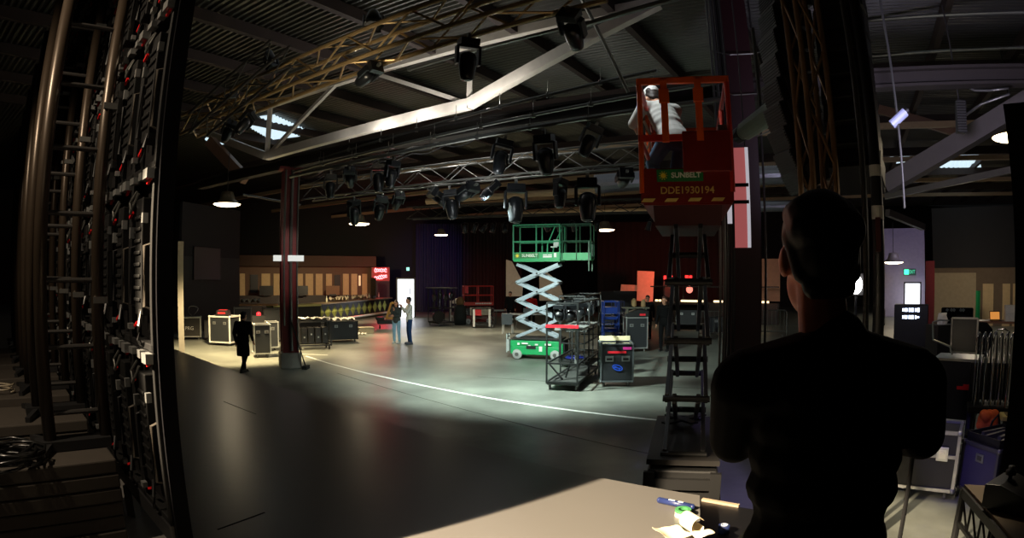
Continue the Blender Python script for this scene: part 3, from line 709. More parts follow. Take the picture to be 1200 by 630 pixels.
# ================================================================== PEOPLE
def person(name, label, loc, rotz, H=1.72, top=(20, 20, 22), legs=(20, 20, 24), hair=(20, 16, 14), sleeves='long', arms=None, lg=None, lean=0.0, turn=0.0, vox=.012, hairkind='short', shoes=(22, 22, 22), female=False, seat=False, helmet=None, skin=None, wide=1.0, hipz0=None, slope=0.0, coat=False, hx=0.0):
    """local frame: faces +Y, feet on z=0. arms: {-1: (elbow, wrist), 1: ...} ; lg: {-1: (knee, ankle), 1: ...}"""
    s = H / 1.75; t = thing(name, label, 'person', loc, rotz)
    SK = skin or SKIN
    hipz = (hipz0 or .93) * s
    hip = {i: V((i * .095 * s, 0, hipz - .02 * s)) for i in (-1, 1)}
    tilt = Matrix.Rotation(-lean, 3, 'X')
    def up(x, y, z): return V((0, 0, hipz)) + tilt @ V((x * s, y * s, (z - .93) * s))
    sw = (.175 if female else .2) * wide
    sh = {i: up(i * sw, -.005, 1.42 - slope) for i in (-1, 1)}
    if arms is None: arms = {}
    A_ = {}
    for i in (-1, 1):
        if i in arms: A_[i] = tuple(up(*q) for q in arms[i])
        else: A_[i] = (up(i * (sw + .05), -.03, 1.13), up(i * (sw + .06), .05, .87))
    if lg is None: lg = {}
    Lg = {}
    for i in (-1, 1):
        if i in lg: Lg[i] = tuple(V(q) * s for q in lg[i])
        else: Lg[i] = (V((i * .11, .02, .5)) * s, V((i * .115, -.02, .09)) * s)
    neck = up(hx * .6, .0, 1.48); hc = up(hx, .03, 1.635)
    RH = Matrix.Rotation(turn, 3, 'Z') @ tilt
    def hp(x, y, z): return hc + RH @ V((x * s, y * s, z * s))
    def torso(b, g):
        for z0, z1, rx, ry in ((.90, 1.02, .16, .105), (1.02, 1.15, .145, .10), (1.15, 1.36, .165, .115)):
            R = tilt.to_4x4()
            for k in range(4):
                z = z0 + (z1 - z0) * k / 3
                b.ell(up(0, 0, z), ((rx * wide + g) * s, (ry + g) * s, .09 * s), R)
        for i in (-1, 1):
            b.cap(up(i * .06, -.01, 1.40), sh[i] - (sh[i] - up(0, 0, 1.42)) * .08, (.075 + g) * s, (.062 + g) * s)
            if female: b.ell(up(i * .07, .085, 1.28), (.06 + g) * s)
        b.cap(up(0, -.01, 1.38), up(0, -.005, 1.46), (.10 + g) * s, (.062 + g) * s)
    def upper(b, i, g): b.cap(sh[i], A_[i][0], (.052 + g) * s, (.042 + g) * s)
    def fore(b, i, g, f=1.0): b.cap(A_[i][0], A_[i][0].lerp(A_[i][1], f), (.042 + g) * s, (.029 + g) * s)
    # the body: one continuous surface
    b = MB(); torso(b, 0)
    for i in (-1, 1):
        upper(b, i, 0); fore(b, i, 0)
        el, wr = A_[i]; d = (wr - el).normalized(); sd = V((0, 0, 1)) if abs(d.z) < .8 else V((0, 1, 0))
        sd = (sd - d * sd.dot(d)).normalized(); nm = d.cross(sd)
        b.cap(wr, wr + d * .075 * s, .026 * s, .034 * s)
        b.cap(wr + d * .03 * s - sd * .02 * s, wr + d * .085 * s - sd * .025 * s, .02 * s, .018 * s)
        for k, ln in enumerate((.062, .074, .07, .052)):          # four fingers with a knuckle bend
            o0 = wr + d * .085 * s + sd * (.032 - .0215 * k) * s; o1 = o0 + (d * .6 + nm * .12 * i) * ln * s; o2 = o1 + (d * .42 + nm * .35 * i).normalized() * ln * .5 * s
            b.cap(o0, o1, .0095 * s, .0088 * s, 8); b.cap(o1, o2, .0088 * s, .0075 * s, 8)
        o0 = wr + d * .03 * s + sd * .022 * s; o1 = o0 + (d * .6 + sd * .75).normalized() * .045 * s; b.cap(o0, o1, .0125 * s, .0105 * s, 8); b.cap(o1, o1 + (d * .9 + sd * .3).normalized() * .03 * s, .0105 * s, .009 * s, 8)
        kn, an = Lg[i]
        b.cap(hip[i], kn, .082 * s, .056 * s); b.cap(kn, an, .055 * s, .036 * s)
        b.cap(an + V((0, -.03, -.05)) * s, an + V((0, .14, -.055)) * s, .035 * s, .028 * s)
    b.cap(neck - tilt @ V((0, 0, .03 * s)), hp(0, -.02, -.05), .058 * s, .054 * s)
    R4 = RH.to_4x4()
    b.ell(hp(0, -.01, .03), (.077 * s, .096 * s, .105 * s), R4, 18, 14); b.ell(hp(0, .03, -.05), (.058 * s, .066 * s, .075 * s), R4); b.ell(hp(0, .058, -.095), (.03 * s, .03 * s, .025 * s), R4)
    b.cap(hp(0, .088, .02), hp(0, .108, -.022), .010 * s, .016 * s, 8)
    b.cap(hp(-.035, .078, .035), hp(.035, .078, .035), .013 * s, .013 * s, 8)
    for i in (-1, 1): b.ell(hp(i * .079, -.005, -.005), (.013 * s, .022 * s, .034 * s), R4 @ Matrix.Rotation(i * .3, 4, 'Z'), 10, 8)
    body = remesh(b, 'body', SK, t, vox * (.7 if vox > .008 else 1))
    for i in (-1, 1):
        b = MB(); b.ell(hp(i * .031, .083, .012), .0125 * s, None, 10, 8); b.build('eye', mat('eye_dark', (40, 30, 26), .2), body, smooth=True)
    b = MB(); b.ell(hp(0, .092, -.06), (.024 * s, .008 * s, .006 * s), R4, 10, 6); b.build('mouth', mat('lips', (150, 80, 75), .5), body, smooth=True)
    # clothing
    b = MB(); torso(b, .014)
    for i in (-1, 1):
        upper(b, i, .016)
        if sleeves == 'long': fore(b, i, .014, .93)
    b.ell(up(0, 0, .94), ((.165 * wide + .02) * s, .125 * s, .09 * s), tilt.to_4x4())
    if coat: b.loft([(0, 0, .5 * s, .2 * s, .17 * s), (0, 0, .7 * s, .21 * s, .17 * s), (0, 0, .95 * s, .19 * s, .14 * s), (0, 0, 1.1 * s, .17 * s, .12 * s)])
    remesh(b, 'jacket' if sleeves == 'long' else 'shirt', mat('cloth_%d_%d_%d' % top, top, .9, spec=.15), t, vox)
    b = MB()
    b.ell(V((0, -.005, hipz - .02 * s)), (.165 * s, .12 * s, .11 * s))
    for i in (-1, 1):
        kn, an = Lg[i]; b.cap(hip[i], kn, .094 * s, .07 * s); b.cap(kn, an.lerp(kn, .06), .069 * s, .055 * s)
    remesh(b, 'trousers', mat('cloth_%d_%d_%d' % legs, legs, .9, spec=.15), t, vox)
    for i in (-1, 1):
        an = Lg[i][1]; b = MB(); b.cap(an + V((0, -.035, -.045)) * s, an + V((0, .15, -.052)) * s, .045 * s, .036 * s); b.cap(an + V((0, -.02, .0)) * s, an + V((0, .02, -.04)) * s, .048 * s, .044 * s)
        b.box(an + V((0, .055, -.08)) * s, (.085 * s, .27 * s, .02 * s))
        remesh(b, 'shoe', mat('shoe_%d_%d_%d' % shoes, shoes, .6), t, .009)
    HM = mat('hair_%d_%d_%d' % hair, hair, .6, scale=60, bump=.3)
    b = MB(); b.ell(hp(0, -.022, .05), (.084 * s, .098 * s, .10 * s), R4, 18, 12); b.ell(hp(0, -.055, .015), (.074 * s, .062 * s, .085 * s), R4)
    if hairkind == 'short':
        for i in (-1, 1): b.cap(hp(i * .07, -.03, .05), hp(i * .06, -.06, -.03), .022 * s, .018 * s); b.cap(hp(i * .036, -.03, .085), hp(i * .04, -.06, .06), .05 * s)
        b.cap(hp(-.035, -.07, -.055), hp(.035, -.07, -.055), .026 * s, .026 * s)
        b.cap(hp(-.03, .045, .098), hp(.03, .045, .098), .034 * s, .034 * s)
    else:
        for i in (-1, 1): b.cap(hp(i * .066, -.02, .05), hp(i * .075, -.01, -.2), .032 * s, .03 * s); b.cap(hp(i * .045, -.07, 0), hp(i * .055, -.075, -.27), .05 * s, .035 * s)
        b.cap(hp(0, -.085, 0), hp(0, -.1, -.28), .055 * s, .04 * s)
    remesh(b, 'hair', HM, t, .009 if vox > .008 else .006, 2)
    if helmet:
        b = MB(); b.ell(hp(0, -.005, .075), (.1 * s, .125 * s, .095 * s), R4, 18, 12); b.ell(hp(0, .08, .055), (.085 * s, .08 * s, .015 * s), R4); remesh(b, 'helmet', helmet, t, .009)
    return t
def toward(p, tweak=0.0): return face(p, tweak) + PI     # faces the camera... local +Y points to the camera
def away(p, tweak=0.0): return face(p, tweak)            # local +Y points away from the camera
# foreground stagehand, seen from behind, standing on the deck
fm = D(985, 322, 1.34)
fp = person('person', 'person in black with short dark hair, seen from behind in the right foreground', (fm.x - .03, fm.y - .03, DZ), face(fm, 14), 1.745, (9, 9, 10), (9, 9, 10), (12, 9, 8), vox=.007, wide=1.0, slope=.045, hx=-.036,
            arms={-1: ((-.205, .08, 1.235), (-.1, .30, 1.2)), 1: ((.235, .03, 1.25), (.12, .27, 1.2))}, turn=.18, skin=mat('warm_skin', (205, 120, 90), .5))
# black-clad walker at the stage edge
wk = G(286, 437)
person('person', 'black-clad person walking on the hall floor at the left stage edge', wk, away(wk, -35), 1.62, (10, 10, 11), (10, 10, 11), (14, 12, 10), lean=.08, wide=1.25, coat=True,
       lg={-1: ((-.1, .16, .52), (-.1, .18, .09)), 1: ((.1, -.02, .5), (.11, -.26, .14))}, arms={-1: ((-.25, -.1, 1.14), (-.24, -.02, .9)), 1: ((.25, .06, 1.14), (.22, .2, .95))})
p1 = G(465, 402); p2 = G(480, 403)
person('person', 'long-haired person in dark jacket and light jeans, hand to the mouth', p1, toward(p1, -25), 1.62, (70, 76, 76), (150, 190, 215), (30, 20, 16), hairkind='long', female=True, shoes=(180, 190, 190),
       arms={1: ((.2, .06, 1.16), (.04, .2, 1.36)), -1: ((-.2, .06, 1.14), (.02, .2, 1.14))})
person('person', 'person in white top and dark jeans facing left, standing by the bright doorway', p2, toward(p2, -75), 1.76, (225, 225, 220), (40, 66, 110), (22, 17, 14), shoes=(60, 66, 80),
       arms={1: ((.22, .12, 1.2), (.06, .28, 1.4)), -1: ((-.22, .12, 1.2), (-.05, .28, 1.38))})
# worker on the raised red platform
wl_ = rl + V((.08, .0, 0)); wl_.z = zpf = 3.2 + .045
person('person', 'worker in pale shirt and jeans bending on the raised red platform', rl + V((-.16, -.15, 3.247)), away(rl, 30), 1.72, (205, 205, 200), (92, 116, 140), (40, 30, 24), sleeves='short', lean=.66, hipz0=.72,
       lg={-1: ((-.12, .3, .5), (-.12, .02, .09)), 1: ((.12, .22, .42), (.12, -.12, .09))}, arms={1: ((.26, .18, 1.46), (.2, .36, 1.62)), -1: ((-.25, .22, 1.4), (-.1, .4, 1.55))}, helmet=WHITE)
# crew at the back of the floor
p = G(747, 404); p = D(746, 370, 22.5); p.z = 0
for lab, px, dd, rz, H, hr, kind, fem, topc in [
    ('blond person in black seen from behind, left one of the blond pair', 743, 23.4, 10, 1.66, (190, 160, 110), 'long', True, (16, 16, 18)),
    ('blond person in black seen from behind, right one of the pair', 754, 23.0, -6, 1.64, (176, 146, 104), 'long', True, (16, 16, 18)),
    ('dark-haired person standing just behind the two blond people', 759, 24.4, 170, 1.75, (24, 18, 15), 'short', False, (20, 18, 20)),
    ('tall person in black with reddish-lit head, right of the blond pair', 779, 20.5, 160, 1.85, (70, 40, 30), 'short', False, (12, 12, 13)),
    ('person in dark suit behind the folding tables, left of the green lift', 598, 31, 175, 1.72, (50, 45, 42), 'short', False, (24, 24, 26)),
    ('person in red top behind the green lift arms', 623, 29.7, 172, 1.68, (60, 40, 30), 'short', False, (180, 26, 24)),
    ('person bending over cases in the dim far right behind the work lamp', 1034, 22, 80, 1.7, (40, 30, 26), 'short', False, (150, 140, 140))]:
    q = D(px, 330, dd); q.z = 0
    person('person', lab, q, face(q, rz), H, topc, (14, 14, 16), hr, hairkind=kind, female=fem, vox=.014)
# ================================================================== FLIGHT CASES AND CREW GEAR
EDGE = mat('case_edge_aluminium', (196, 200, 198), .35, .75, var=.05)
DISH = mat('latch_dish', (170, 174, 174), .35, .8)
def flight_case(label, loc, rotz, W, Dp, H, body=LAM, edge=EDGE, wheels=True, latches=2, handles=2, lid=.0, open_top=False, name='flight_case', er=.018, side_h=True, tapes=()):
    t = thing(name, label, 'case', loc, rotz); wz = .13 if wheels else .0
    h = H - wz; b = MB()
    if open_top:
        for c, d in (((0, -Dp / 2 + .012, wz + h / 2), (W, .024, h)), ((0, Dp / 2 - .012, wz + h / 2), (W, .024, h)), ((-W / 2 + .012, 0, wz + h / 2), (.024, Dp, h)), ((W / 2 - .012, 0, wz + h / 2), (.024, Dp, h)), ((0, 0, wz + .02), (W, Dp, .03))): b.box(c, d)
    else: b.box((0, 0, wz + h / 2), (W - .01, Dp - .01, h - .01))
    b.build('case_body', body, t)
    x, y, z0, z1 = W / 2, Dp / 2, wz, wz + h; b = MB()
    for sx in (-1, 1):
        for sy in (-1, 1): b.box((sx * x, sy * y, (z0 + z1) / 2), (er * 2, er * 2, h))
    for z in (z0, z1) + ((z1 - lid,) if lid else ()):
        for sy in (-1, 1): b.box((0, sy * y, z), (W, er * 2, er * 2))
        for sx in (-1, 1): b.box((sx * x, 0, z), (er * 2, Dp, er * 2))
    b.build('edge_trim', edge, t)
    for sx in (-1, 1):
        for sy in (-1, 1):
            for z in (z0, z1): 
                b = MB(); b.ell((sx * x, sy * y, z), er * 1.9, None, 8, 6); b.build('ball_corner', edge, t, smooth=True)
    if wheels:
        for sx in (-1, 1):
            for sy in (-1, 1):
                b = MB(); b.box((sx * (x - .09), sy * (y - .09), .118), (.09, .09, .03)); b.lathe([(.05, -.018), (.055, 0), (.05, .018)], 12, Matrix.Translation((sx * (x - .09), sy * (y - .09), .055)) @ Matrix.Rotation(PI / 2, 4, 'Y')); b.build('caster', mat('caster_grey', (120, 122, 120), .5), t)
    for k in range(latches):
        lx = W * (-.26 + .52 * k / max(1, latches - 1)) if latches > 1 else 0
        zz = z1 - (lid if lid else h * .25)
        b = MB(); b.box((lx, -y - .004, zz), (.13, .008, .1)); la = b.build('latch', DISH, t)
        b = MB(); b.box((lx, -y - .01, zz), (.07, .008, .05)); b.build('latch_key', ALUD, la)
    for sx in (-1, 1):
        if side_h:
            b = MB(); b.box((sx * (x + .004), 0, wz + h * .55), (.008, .16, .12)); ha = b.build('handle_dish', DISH, t)
            b = MB(); b.tube([(sx * (x + .01), -.05, wz + h * .58), (sx * (x + .025), -.04, wz + h * .56), (sx * (x + .025), .04, wz + h * .56), (sx * (x + .01), .05, wz + h * .58)], .008); b.build('handle_grip', BLK, ha)
    return t
def fc(label, px, py, wpx, hpx, dep, tweak=0, **kw):
    p = G(px, py); d = hd(p); k = d / FPX
    p = p + V((p.x, p.y, 0)).normalized() * dep / 2
    return flight_case(label, p, face(p, tweak), wpx * k, dep, hpx * k, **kw), k
# case with blue emblem and open plywood lid in the middle
t, k = fc('open-topped black case with blue oval emblem, red and pink tape', 721, 453, 38, 51, .62, 6, open_top=True, latches=0, edge=mat('dull_edge', (110, 116, 120), .5, .6))
case_main = t; W = 38 * k; H = 51 * k
b = MB(); b.box((0, .0, H - .05), (W * .94, .58, .02)); b.box((0, .31, H + .05), (W, .02, .16)); b.build('plywood_lining', mat('lining_cream', (222, 212, 176), .7), t)
b = MB(); b.box((.02, -.1, H - .0), (.06, .06, .12)); b.build('grip_knob', BLK, t)
b = MB(); b.box((-.01, -.325, H - .19), (.44, .006, .055)); b.build('red_tape', REDTAPE, t)
b = MB(); b.box((.23, -.325, H - .1), (.2, .006, .06)); b.build('pink_tape', PINKTAPE, t)
for s in (-1, 1):
    b = MB(); b.box((s * .19 + .01, -.325, H - .34), (.19, .008, .13)); h_ = b.build('handle_dish', DISH, t)
    b = MB(); b.box((s * .19 + .01, -.333, H - .35), (.13, .01, .05)); b.build('handle_grip', BLK, h_)
b = MB()
for k2 in range(24):
    a0_, a1_ = 2 * PI * k2 / 24, 2 * PI * (k2 + 1) / 24
    f = lambda a, r: (r * 1.5 * math.cos(a) + .01, -.326, H - .55 + r * .8 * math.sin(a) - .35 * r * math.cos(a))
    b.beam(f(a0_, .075), f(a1_, .075), .012, .02)
b.beam(f(2.6, .05), f(5.6, .05), .012, .022); b.beam(f(3.4, .06), f(.0, .05), .012, .022)
b.build('blue_emblem', mat('emblem_blue', (40, 90, 220), .5), t)
# case with console on top
t, k = fc('black road case with silver edges under a black console, right of the floor', 744, 412, 25, 40, .7, 10, latches=2)
c2 = t.location.copy(); kk = 40 * k
t = thing('mixing_console', 'black covered console lying on the silver-edged case on the right', 'console', (c2.x, c2.y, kk + .02), t.rotation_euler.z)
b = MB(); b.prism([(-.4, .0), (.42, .0), (.42, .2), (.1, .26), (-.4, .1)], -.3, .3, 'xz'); b.build('housing', BLK, t, bevel=.02)
b = MB(); b.box((.2, -.305, .08), (.2, .01, .07)); b.build('red_label', REDTAPE, t)
b = MB(); b.box((0, 0, .3), (.9, .5, .03)); b.box((-.3, 0, .21), (.05, .4, .18)); b.box((.34, 0, .27), (.05, .4, .06)); b.build('top_board', mat('olive_board', (92, 92, 78), .6), t)
# left group
t, k = fc('small grey rack case with white initials at the foot of the dark wall', 223, 398, 26, 25, .6, -4, latches=0, body=mat('case_charcoal', (48, 46, 42), .6))
text('lettering', 'PRG', .2, WHITE, t, (0, -.31, 13 * k))
ra = t.location.copy()
b = MB(); pts = [(.22 * math.cos(a * .5) * (1 + .2 * math.sin(a)), .1 * math.sin(a), .25 + .2 * math.sin(a * .5)) for a in range(26)]
b.tube(pts, .018); o = b.build('cable_coil', mat('grey_cable2', (110, 108, 104), .4), None, smooth=True); o.location = (ra.x + .15, ra.y, 25 * k); tag(o, 'tangle of grey cable standing on the small rack case with initials', 'cable')
t, k = fc('white-edged black flight case turned at an angle, left of the walker', 264, 405, 28, 33, .75, -32, latches=2, er=.025, edge=mat('bright_edge', (225, 226, 220), .4, .3))
cc = t.location.copy(); zt = 33 * k
t = thing('effects_unit', 'small black unit with red glow on the angled white-edged case', 'electronic unit', (cc.x - .05, cc.y, zt + .025), face(cc, -20))
b = MB(); b.prism([(-.26, 0), (.26, 0), (.2, .2), (-.2, .2)], -.2, .2, 'xz'); b.build('housing', BLK, t, bevel=.01)
b = MB(); b.box((0, -.205, .1), (.3, .01, .06)); b.box((0, 0, .21), (.3, .2, .01)); b.build('red_glow_panel', emit('red_glow_soft', (255, 50, 50), .5), t)
t, k = fc('tall black flight case with silver edges right beside the walker', 307, 419, 19, 38, .55, 8, latches=2)
t, k = fc('silver-edged black case half hidden behind the tall case', 319, 411, 13, 33, .5, 8, latches=1)
t, k = fc('big plain black case between the tall case and the red column', 322, 401, 26, 38, .8, 4, latches=0, edge=BLK)
zt = 38 * k
t, k = fc('low black case at the dark wall beside the small rack case', 247, 399, 13, 22, .5, 0, latches=1, edge=BLK)
t, k = fc('black rack case behind the angled white-edged case', 285, 396, 20, 34, .6, 0, latches=1, edge=ALUD)
t, k = fc('long low black case on casters in front of the bar', 400, 401, 34, 24, .8, 14, latches=2, edge=BLK)
lc = t.location.copy(); lz = 24 * k; lw = 34 * k
# wheeled black rack
p = G(364, 410); k = hd(p) / FPX
t = thing('wheeled_rack', 'black wheeled equipment rack right of the red column', 'rack', p + V((0, .35, 0)), face(p, 10)); W, H = 38 * k, 33 * k
b = MB(); [b.box((sx * W / 2, sy * .3, H / 2 + .08), (.05, .05, H - .1)) for sx in (-1, 1) for sy in (-1, 1)]; [b.box((0, sy * .3, z), (W, .05, .05)) for sy in (-1, 1) for z in (.16, H)]; [b.box((sx * W / 2, 0, z), (.05, .6, .05)) for sx in (-1, 1) for z in (.16, H)]; b.build('frame', BLK, t)
for i in range(4):
    b = MB(); b.box((W * (-.33 + .22 * i), 0, H * .5), (W * .18, .5, H * .55)); b.box((W * (-.33 + .22 * i), -.27, H * .62), (W * .1, .03, .06)); b.build('rack_unit', BLK2, t, bevel=.01)
b = MB(); [b.box((W * (-.33 + .22 * i), -.285, H * (.45 + .1 * (i % 2))), (.05, .01, .05)) for i in range(4)]; b.build('indicator', ALU, t)
for sx in (-1, 1):
    for sy in (-1, 1):
        b = MB(); b.lathe([(.07, -.02), (.075, 0), (.07, .02)], 12, Matrix.Translation((sx * W * .45, sy * .27, .075)) @ Matrix.Rotation(PI / 2, 4, 'Y')); b.build('caster', RUBBER, t)
# white sheets lying on rack and long case
def sheet(label, loc, rz, L, Wd, m=PAPER, amp=.03):
    b = MB(); N, M_ = 14, 6; vs = []
    for i in range(N + 1):
        for j in range(M_ + 1):
            vs.append((L * (i / N - .5), Wd * (j / M_ - .5) + .03 * math.sin(i), amp * (.6 + .5 * math.sin(i * 1.7 + j) + .5 * random.random())))
    fs = [(i * (M_ + 1) + j, (i + 1) * (M_ + 1) + j, (i + 1) * (M_ + 1) + j + 1, i * (M_ + 1) + j + 1) for i in range(N) for j in range(M_)]
    b.add(vs, fs); o = b.build('cloth_sheet', m, None, smooth=True); o.location = loc; o.rotation_euler = (0, 0, rz); return tag(o, label, 'cloth')
sheet('crumpled white sheet lying on the long low case by the bar', (lc.x, lc.y, lz + .02), face(lc, 14), lw * .95, .5, amp=.09)
sheet('white rag on top of the wheeled rack', (p.x, p.y + .35, H + .06), face(p, 10), 1.2, .4, amp=.06)
q = G(424, 391); t = thing('pale_box', 'long pale box lying on the floor before the bar', 'box', q + V((.1, .3, 0)), face(q, 12)); k = hd(q) / FPX
b = MB(); b.box((0, 0, .13), (18 * k, .4, .26)); b.build('box_body', mat('pale_carton', (176, 166, 140), .8), t, bevel=.015); b = MB(); b.box((0, 0, .268), (18.4 * k, .42, .03)); b.build('lid', mat('pale_lid', (196, 186, 160), .8), t)
q = G(422, 392); sheet('crumpled white paper on the floor beside the pale box', (q.x, q.y, .01), 0, .6, .35, amp=.06)
# yellow framed hand truck on a black dolly
q = G(451, 385); k = hd(q) / FPX
t = thing('black_dolly', 'low black dolly on casters under the yellow sign frame', 'dolly', q + V((0, .3, 0)), face(q, 5))
b = MB(); b.box((0, 0, .32), (21 * k, .6, .2)); b.box((-.3, 0, .48), (.4, .5, .14)); b.build('deck', BLK, t, bevel=.03)
for sx in (-1, 1): b = MB(); b.lathe([(.09, -.03), (.1, 0), (.09, .03)], 12, Matrix.Translation((sx * 8 * k, -.25, .1)) @ Matrix.Rotation(PI / 2, 4, 'Y')); b.build('caster', RUBBER, t)
t = thing('sign_frame', 'yellow frame with black middle leaning on the black dolly', 'frame', q + V((.2, .3, .45)), face(q, -10)); w_, h_ = 9 * k, 19 * k
b = MB()
for p_, q_ in (((-w_ / 2, 0), (-w_ / 2 + .25, h_)), ((w_ / 2, 0), (w_ / 2 + .2, h_)), ((-w_ / 2, .04), (w_ / 2, .04)), ((-w_ / 2 + .25, h_), (w_ / 2 + .2, h_)), ((-w_ / 2 + .06, .3), (w_ / 2, .3))): b.beam((p_[0], 0, p_[1]), (q_[0], .0, q_[1]), .06, .1)
b.build('frame', mat('amber_frame', (226, 176, 92), .5), t); b = MB(); b.prism([(-w_ / 2 + .06, .3), (w_ / 2, .3), (w_ / 2 + .18, h_), (-w_ / 2 + .25, h_)], .02, .04, 'xz'); b.build('dark_panel', BLK, t)
# broom-like pole leaning at the column
q = G(358, 430); t = thing('push_broom', 'thin black broom leaning beside the red column foot', 'broom', q + V((.12, -.3, 0)), 0)
b = MB(); b.bar((0, 0, .05), (-.35, -.12, 1.3), .02); b.build('handle', BLK, t); b = MB(); b.box((0, 0, .05), (.14, .3, .1)); b.build('brush', RUBBER, t)
# ================================================================== THE BAR AT THE BACK LEFT
bl = D(349, 330, 29.5); bl.z = 0; br = D(457, 330, 39.5); br.z = 0
bd = (br - bl); BL = bd.length; brz = math.atan2(bd.y, bd.x)
t = thing('bar_counter', 'long dark bar front with a row of green padded diamonds', 'bar counter', bl, brz)
b = MB(); b.box((BL / 2, .35, .52), (BL, .6, 1.04)); b.build('bar_front', mat('bar_black', (34, 30, 24), .5), t)
b = MB(); b.box((BL / 2, .3, 1.08), (BL + .2, .9, .07)); b.build('worktop', mat('bar_top', (96, 84, 66), .4), t, bevel=.01)
for i in range(14):
    x = BL * (.075 + .066 * i); w_ = BL * .031
    b = MB(); b.add([(x - w_, .05, .62), (x, .05, .26), (x + w_, .05, .62), (x, .05, .98), (x, -.03, .62)], [(0, 1, 4), (1, 2, 4), (2, 3, 4), (3, 0, 4), (0, 3, 2, 1)]); b.build('padded_diamond', LIME, t)
b = MB(); b.bar((.0, -.35, .22), (BL, -.35, .22), .07, 10); b.build('foot_rail', mat('foot_rail', (190, 186, 170), .4, .4), t)
def on_bar(f, y=.25, z=1.115):
    c, s = math.cos(brz), math.sin(brz); x = BL * f
    return V((bl.x + c * x - s * y, bl.y + s * x + c * y, z))
for f, lab in ((.42, 'heap of white linen on the bar, left one of two'), (.66, 'heap of white linen on the bar, right one of two')): sheet(lab, on_bar(f), brz, 1.5, .5, mat('dull_linen', (150, 140, 120), .9), amp=.2)
bt = thing('bottle', 'x', 'bottle', (0, 0, 0), 0, 'bottles on the bar')
b = MB(); b.lathe([(.045, 0), (.05, .03), (.05, .2), (.02, .27), (.018, .33)], 10); b.build('glass', mat('bottle_glass', (150, 150, 130), .15), bt, smooth=True); b = MB(); b.lathe([(.02, .33), (.02, .36)], 8); b.build('cap', ALUD, bt)
copies(bt, [(on_bar(f, .3), 0, 'small pale bottle on the bar top, %s from the left' % ORD[i]) for i, f in enumerate((.30, .52, .74, .77, .85, .9))])
q = on_bar(.83, .3); t = thing('bar_monitor', 'tall thin black monitor edge-on at the right end of the bar', 'monitor', q, brz + .9)
b = MB(); b.box((0, 0, .75), (.7, .05, 1.1)); b.build('screen', BLK2, t); b = MB(); b.box((0, 0, .1), (.3, .2, .2)); b.build('stand', BLK, t)
# pale green counter board left of the column
b = MB(); P_, Q_ = D(316, 358, 27), D(372, 352, 28.5); P_.z = Q_.z = 1.2; b.beam(P_, Q_, .6, .09); tag(b.build('counter_board', mat('pale_green_board', (176, 170, 110), .5)), 'pale green counter board running behind the red column', 'counter')
b = MB(); P_, Q_ = D(316, 358, 27.1), D(372, 352, 28.6); P_.z = Q_.z = .577; b.beam(P_, Q_, .5, 1.15); tag(b.build('counter_plinth', BLK), 'black base below the pale green counter board', 'counter')
# back wall of the bar area with beige panels
wl0, wl1 = D(279, 322, 41), D(436, 322, 42); wl0.z = wl1.z = 0; wd = (wl1 - wl0); WL = wd.length; wz = math.atan2(wd.y, wd.x)
t = thing('wall_rear', 'brown panelled wall behind the bar', 'wall', wl0, wz); del t['category']; struct(t)
b = MB(); b.box((WL / 2, .1, 1.6), (WL, .15, 3.2)); b.build('wall_panelling', BROWN, t)
def wx(px): return WL * (px - 279) / (436 - 279)
for a_, c_ in ((281, 287), (306, 316), (320, 331), (346, 354), (357, 366), (369, 377), (381, 388), (401, 408), (411, 418), (424, 430)):
    b = MB(); b.box(((wx(a_) + wx(c_)) / 2, 0, 1.92), (wx(c_) - wx(a_), .06, 1.5)); b.build('beige_panel', BEIGE, t)
for a_, c_ in ((293, 302), (391, 398)):
    b = MB(); b.box(((wx(a_) + wx(c_)) / 2, -.02, 2.0), (wx(c_) - wx(a_), .06, 1.2)); b.build('dark_window', BLK2, t)
b = MB(); b.box((wx(421), -.02, 2.2), (.12, .06, .7)); b.build('lit_slot', emit('slot_glow', (255, 215, 160), .8), t)
b = MB(); b.box((WL / 2, -.6, 3.5), (WL, 1.4, .7)); b.build('soffit', mat('soffit_brown', (62, 44, 32), .8), t)
b = MB(); b.box((WL / 2, -1.2, .62), (WL * .98, .5, 1.25)); b.build('back_counter', mat('back_counter', (40, 26, 22), .5), t)
# things on the back counter
for i, (px, w_, lab) in enumerate(((312, .9, 'small black monitor on the back counter, left of the red column'), (352, 1.0, 'small black monitor on the back counter, right of the red column'), (390, .9, 'wooden chair back showing above the bar, below the dark window'))):
    q = D(px, 345, 39.2); q.z = 1.25; t = thing('small_monitor' if i < 2 else 'bar_chair', lab, 'monitor' if i < 2 else 'chair', q, face(q)); b = MB(); b.box((0, 0, .34), (w_, .06, .6)); b.build('screen' if i < 2 else 'backrest', BLK2 if i < 2 else mat('chair_brown', (130, 90, 60), .6), t); b = MB(); b.box((0, .05, .05), (w_ * .5, .25, .1)); b.build('stand' if i < 2 else 'seat', BLK, t)
# cluttered folding table left
q = D(303, 350, 26.6); q.z = 0; k = 26.6 / FPX; t = thing('folding_table', 'brown folding table with clutter left of the red column', 'table', q, face(q, -5))
b = MB(); b.box((0, 0, 1.3), (44 * k, .7, .05)); b.build('tabletop', mat('tan_top', (150, 110, 70), .5), t)
for sx in (-1, 1):
    for sy in (-1, 1): b = MB(); b.bar((sx * 19 * k, sy * .28, 0), (sx * 17 * k, sy * .28, 1.28), .02); b.build('leg', DSTEEL, t)
sheet('white cloth on the brown folding table at the left', (q.x - .4, q.y, 1.34), face(q), .9, .4, mat('dull_linen', (150, 140, 120), .9), amp=.16)
t = thing('red_lamp', 'small red glowing lamp under the folding table edge', 'lamp', D(303, 363, 23) , face(q)); t.location.z = 1.05; b = MB(); b.ell((0, 0, .07), .09); b.build('lamp_globe', emit('red_glow', (255, 40, 50), 2.5), t, smooth=True); b = MB(); b.box((0, 0, -.5), (.5, .3, 1.05)); b.build('pedestal', BLK, t)
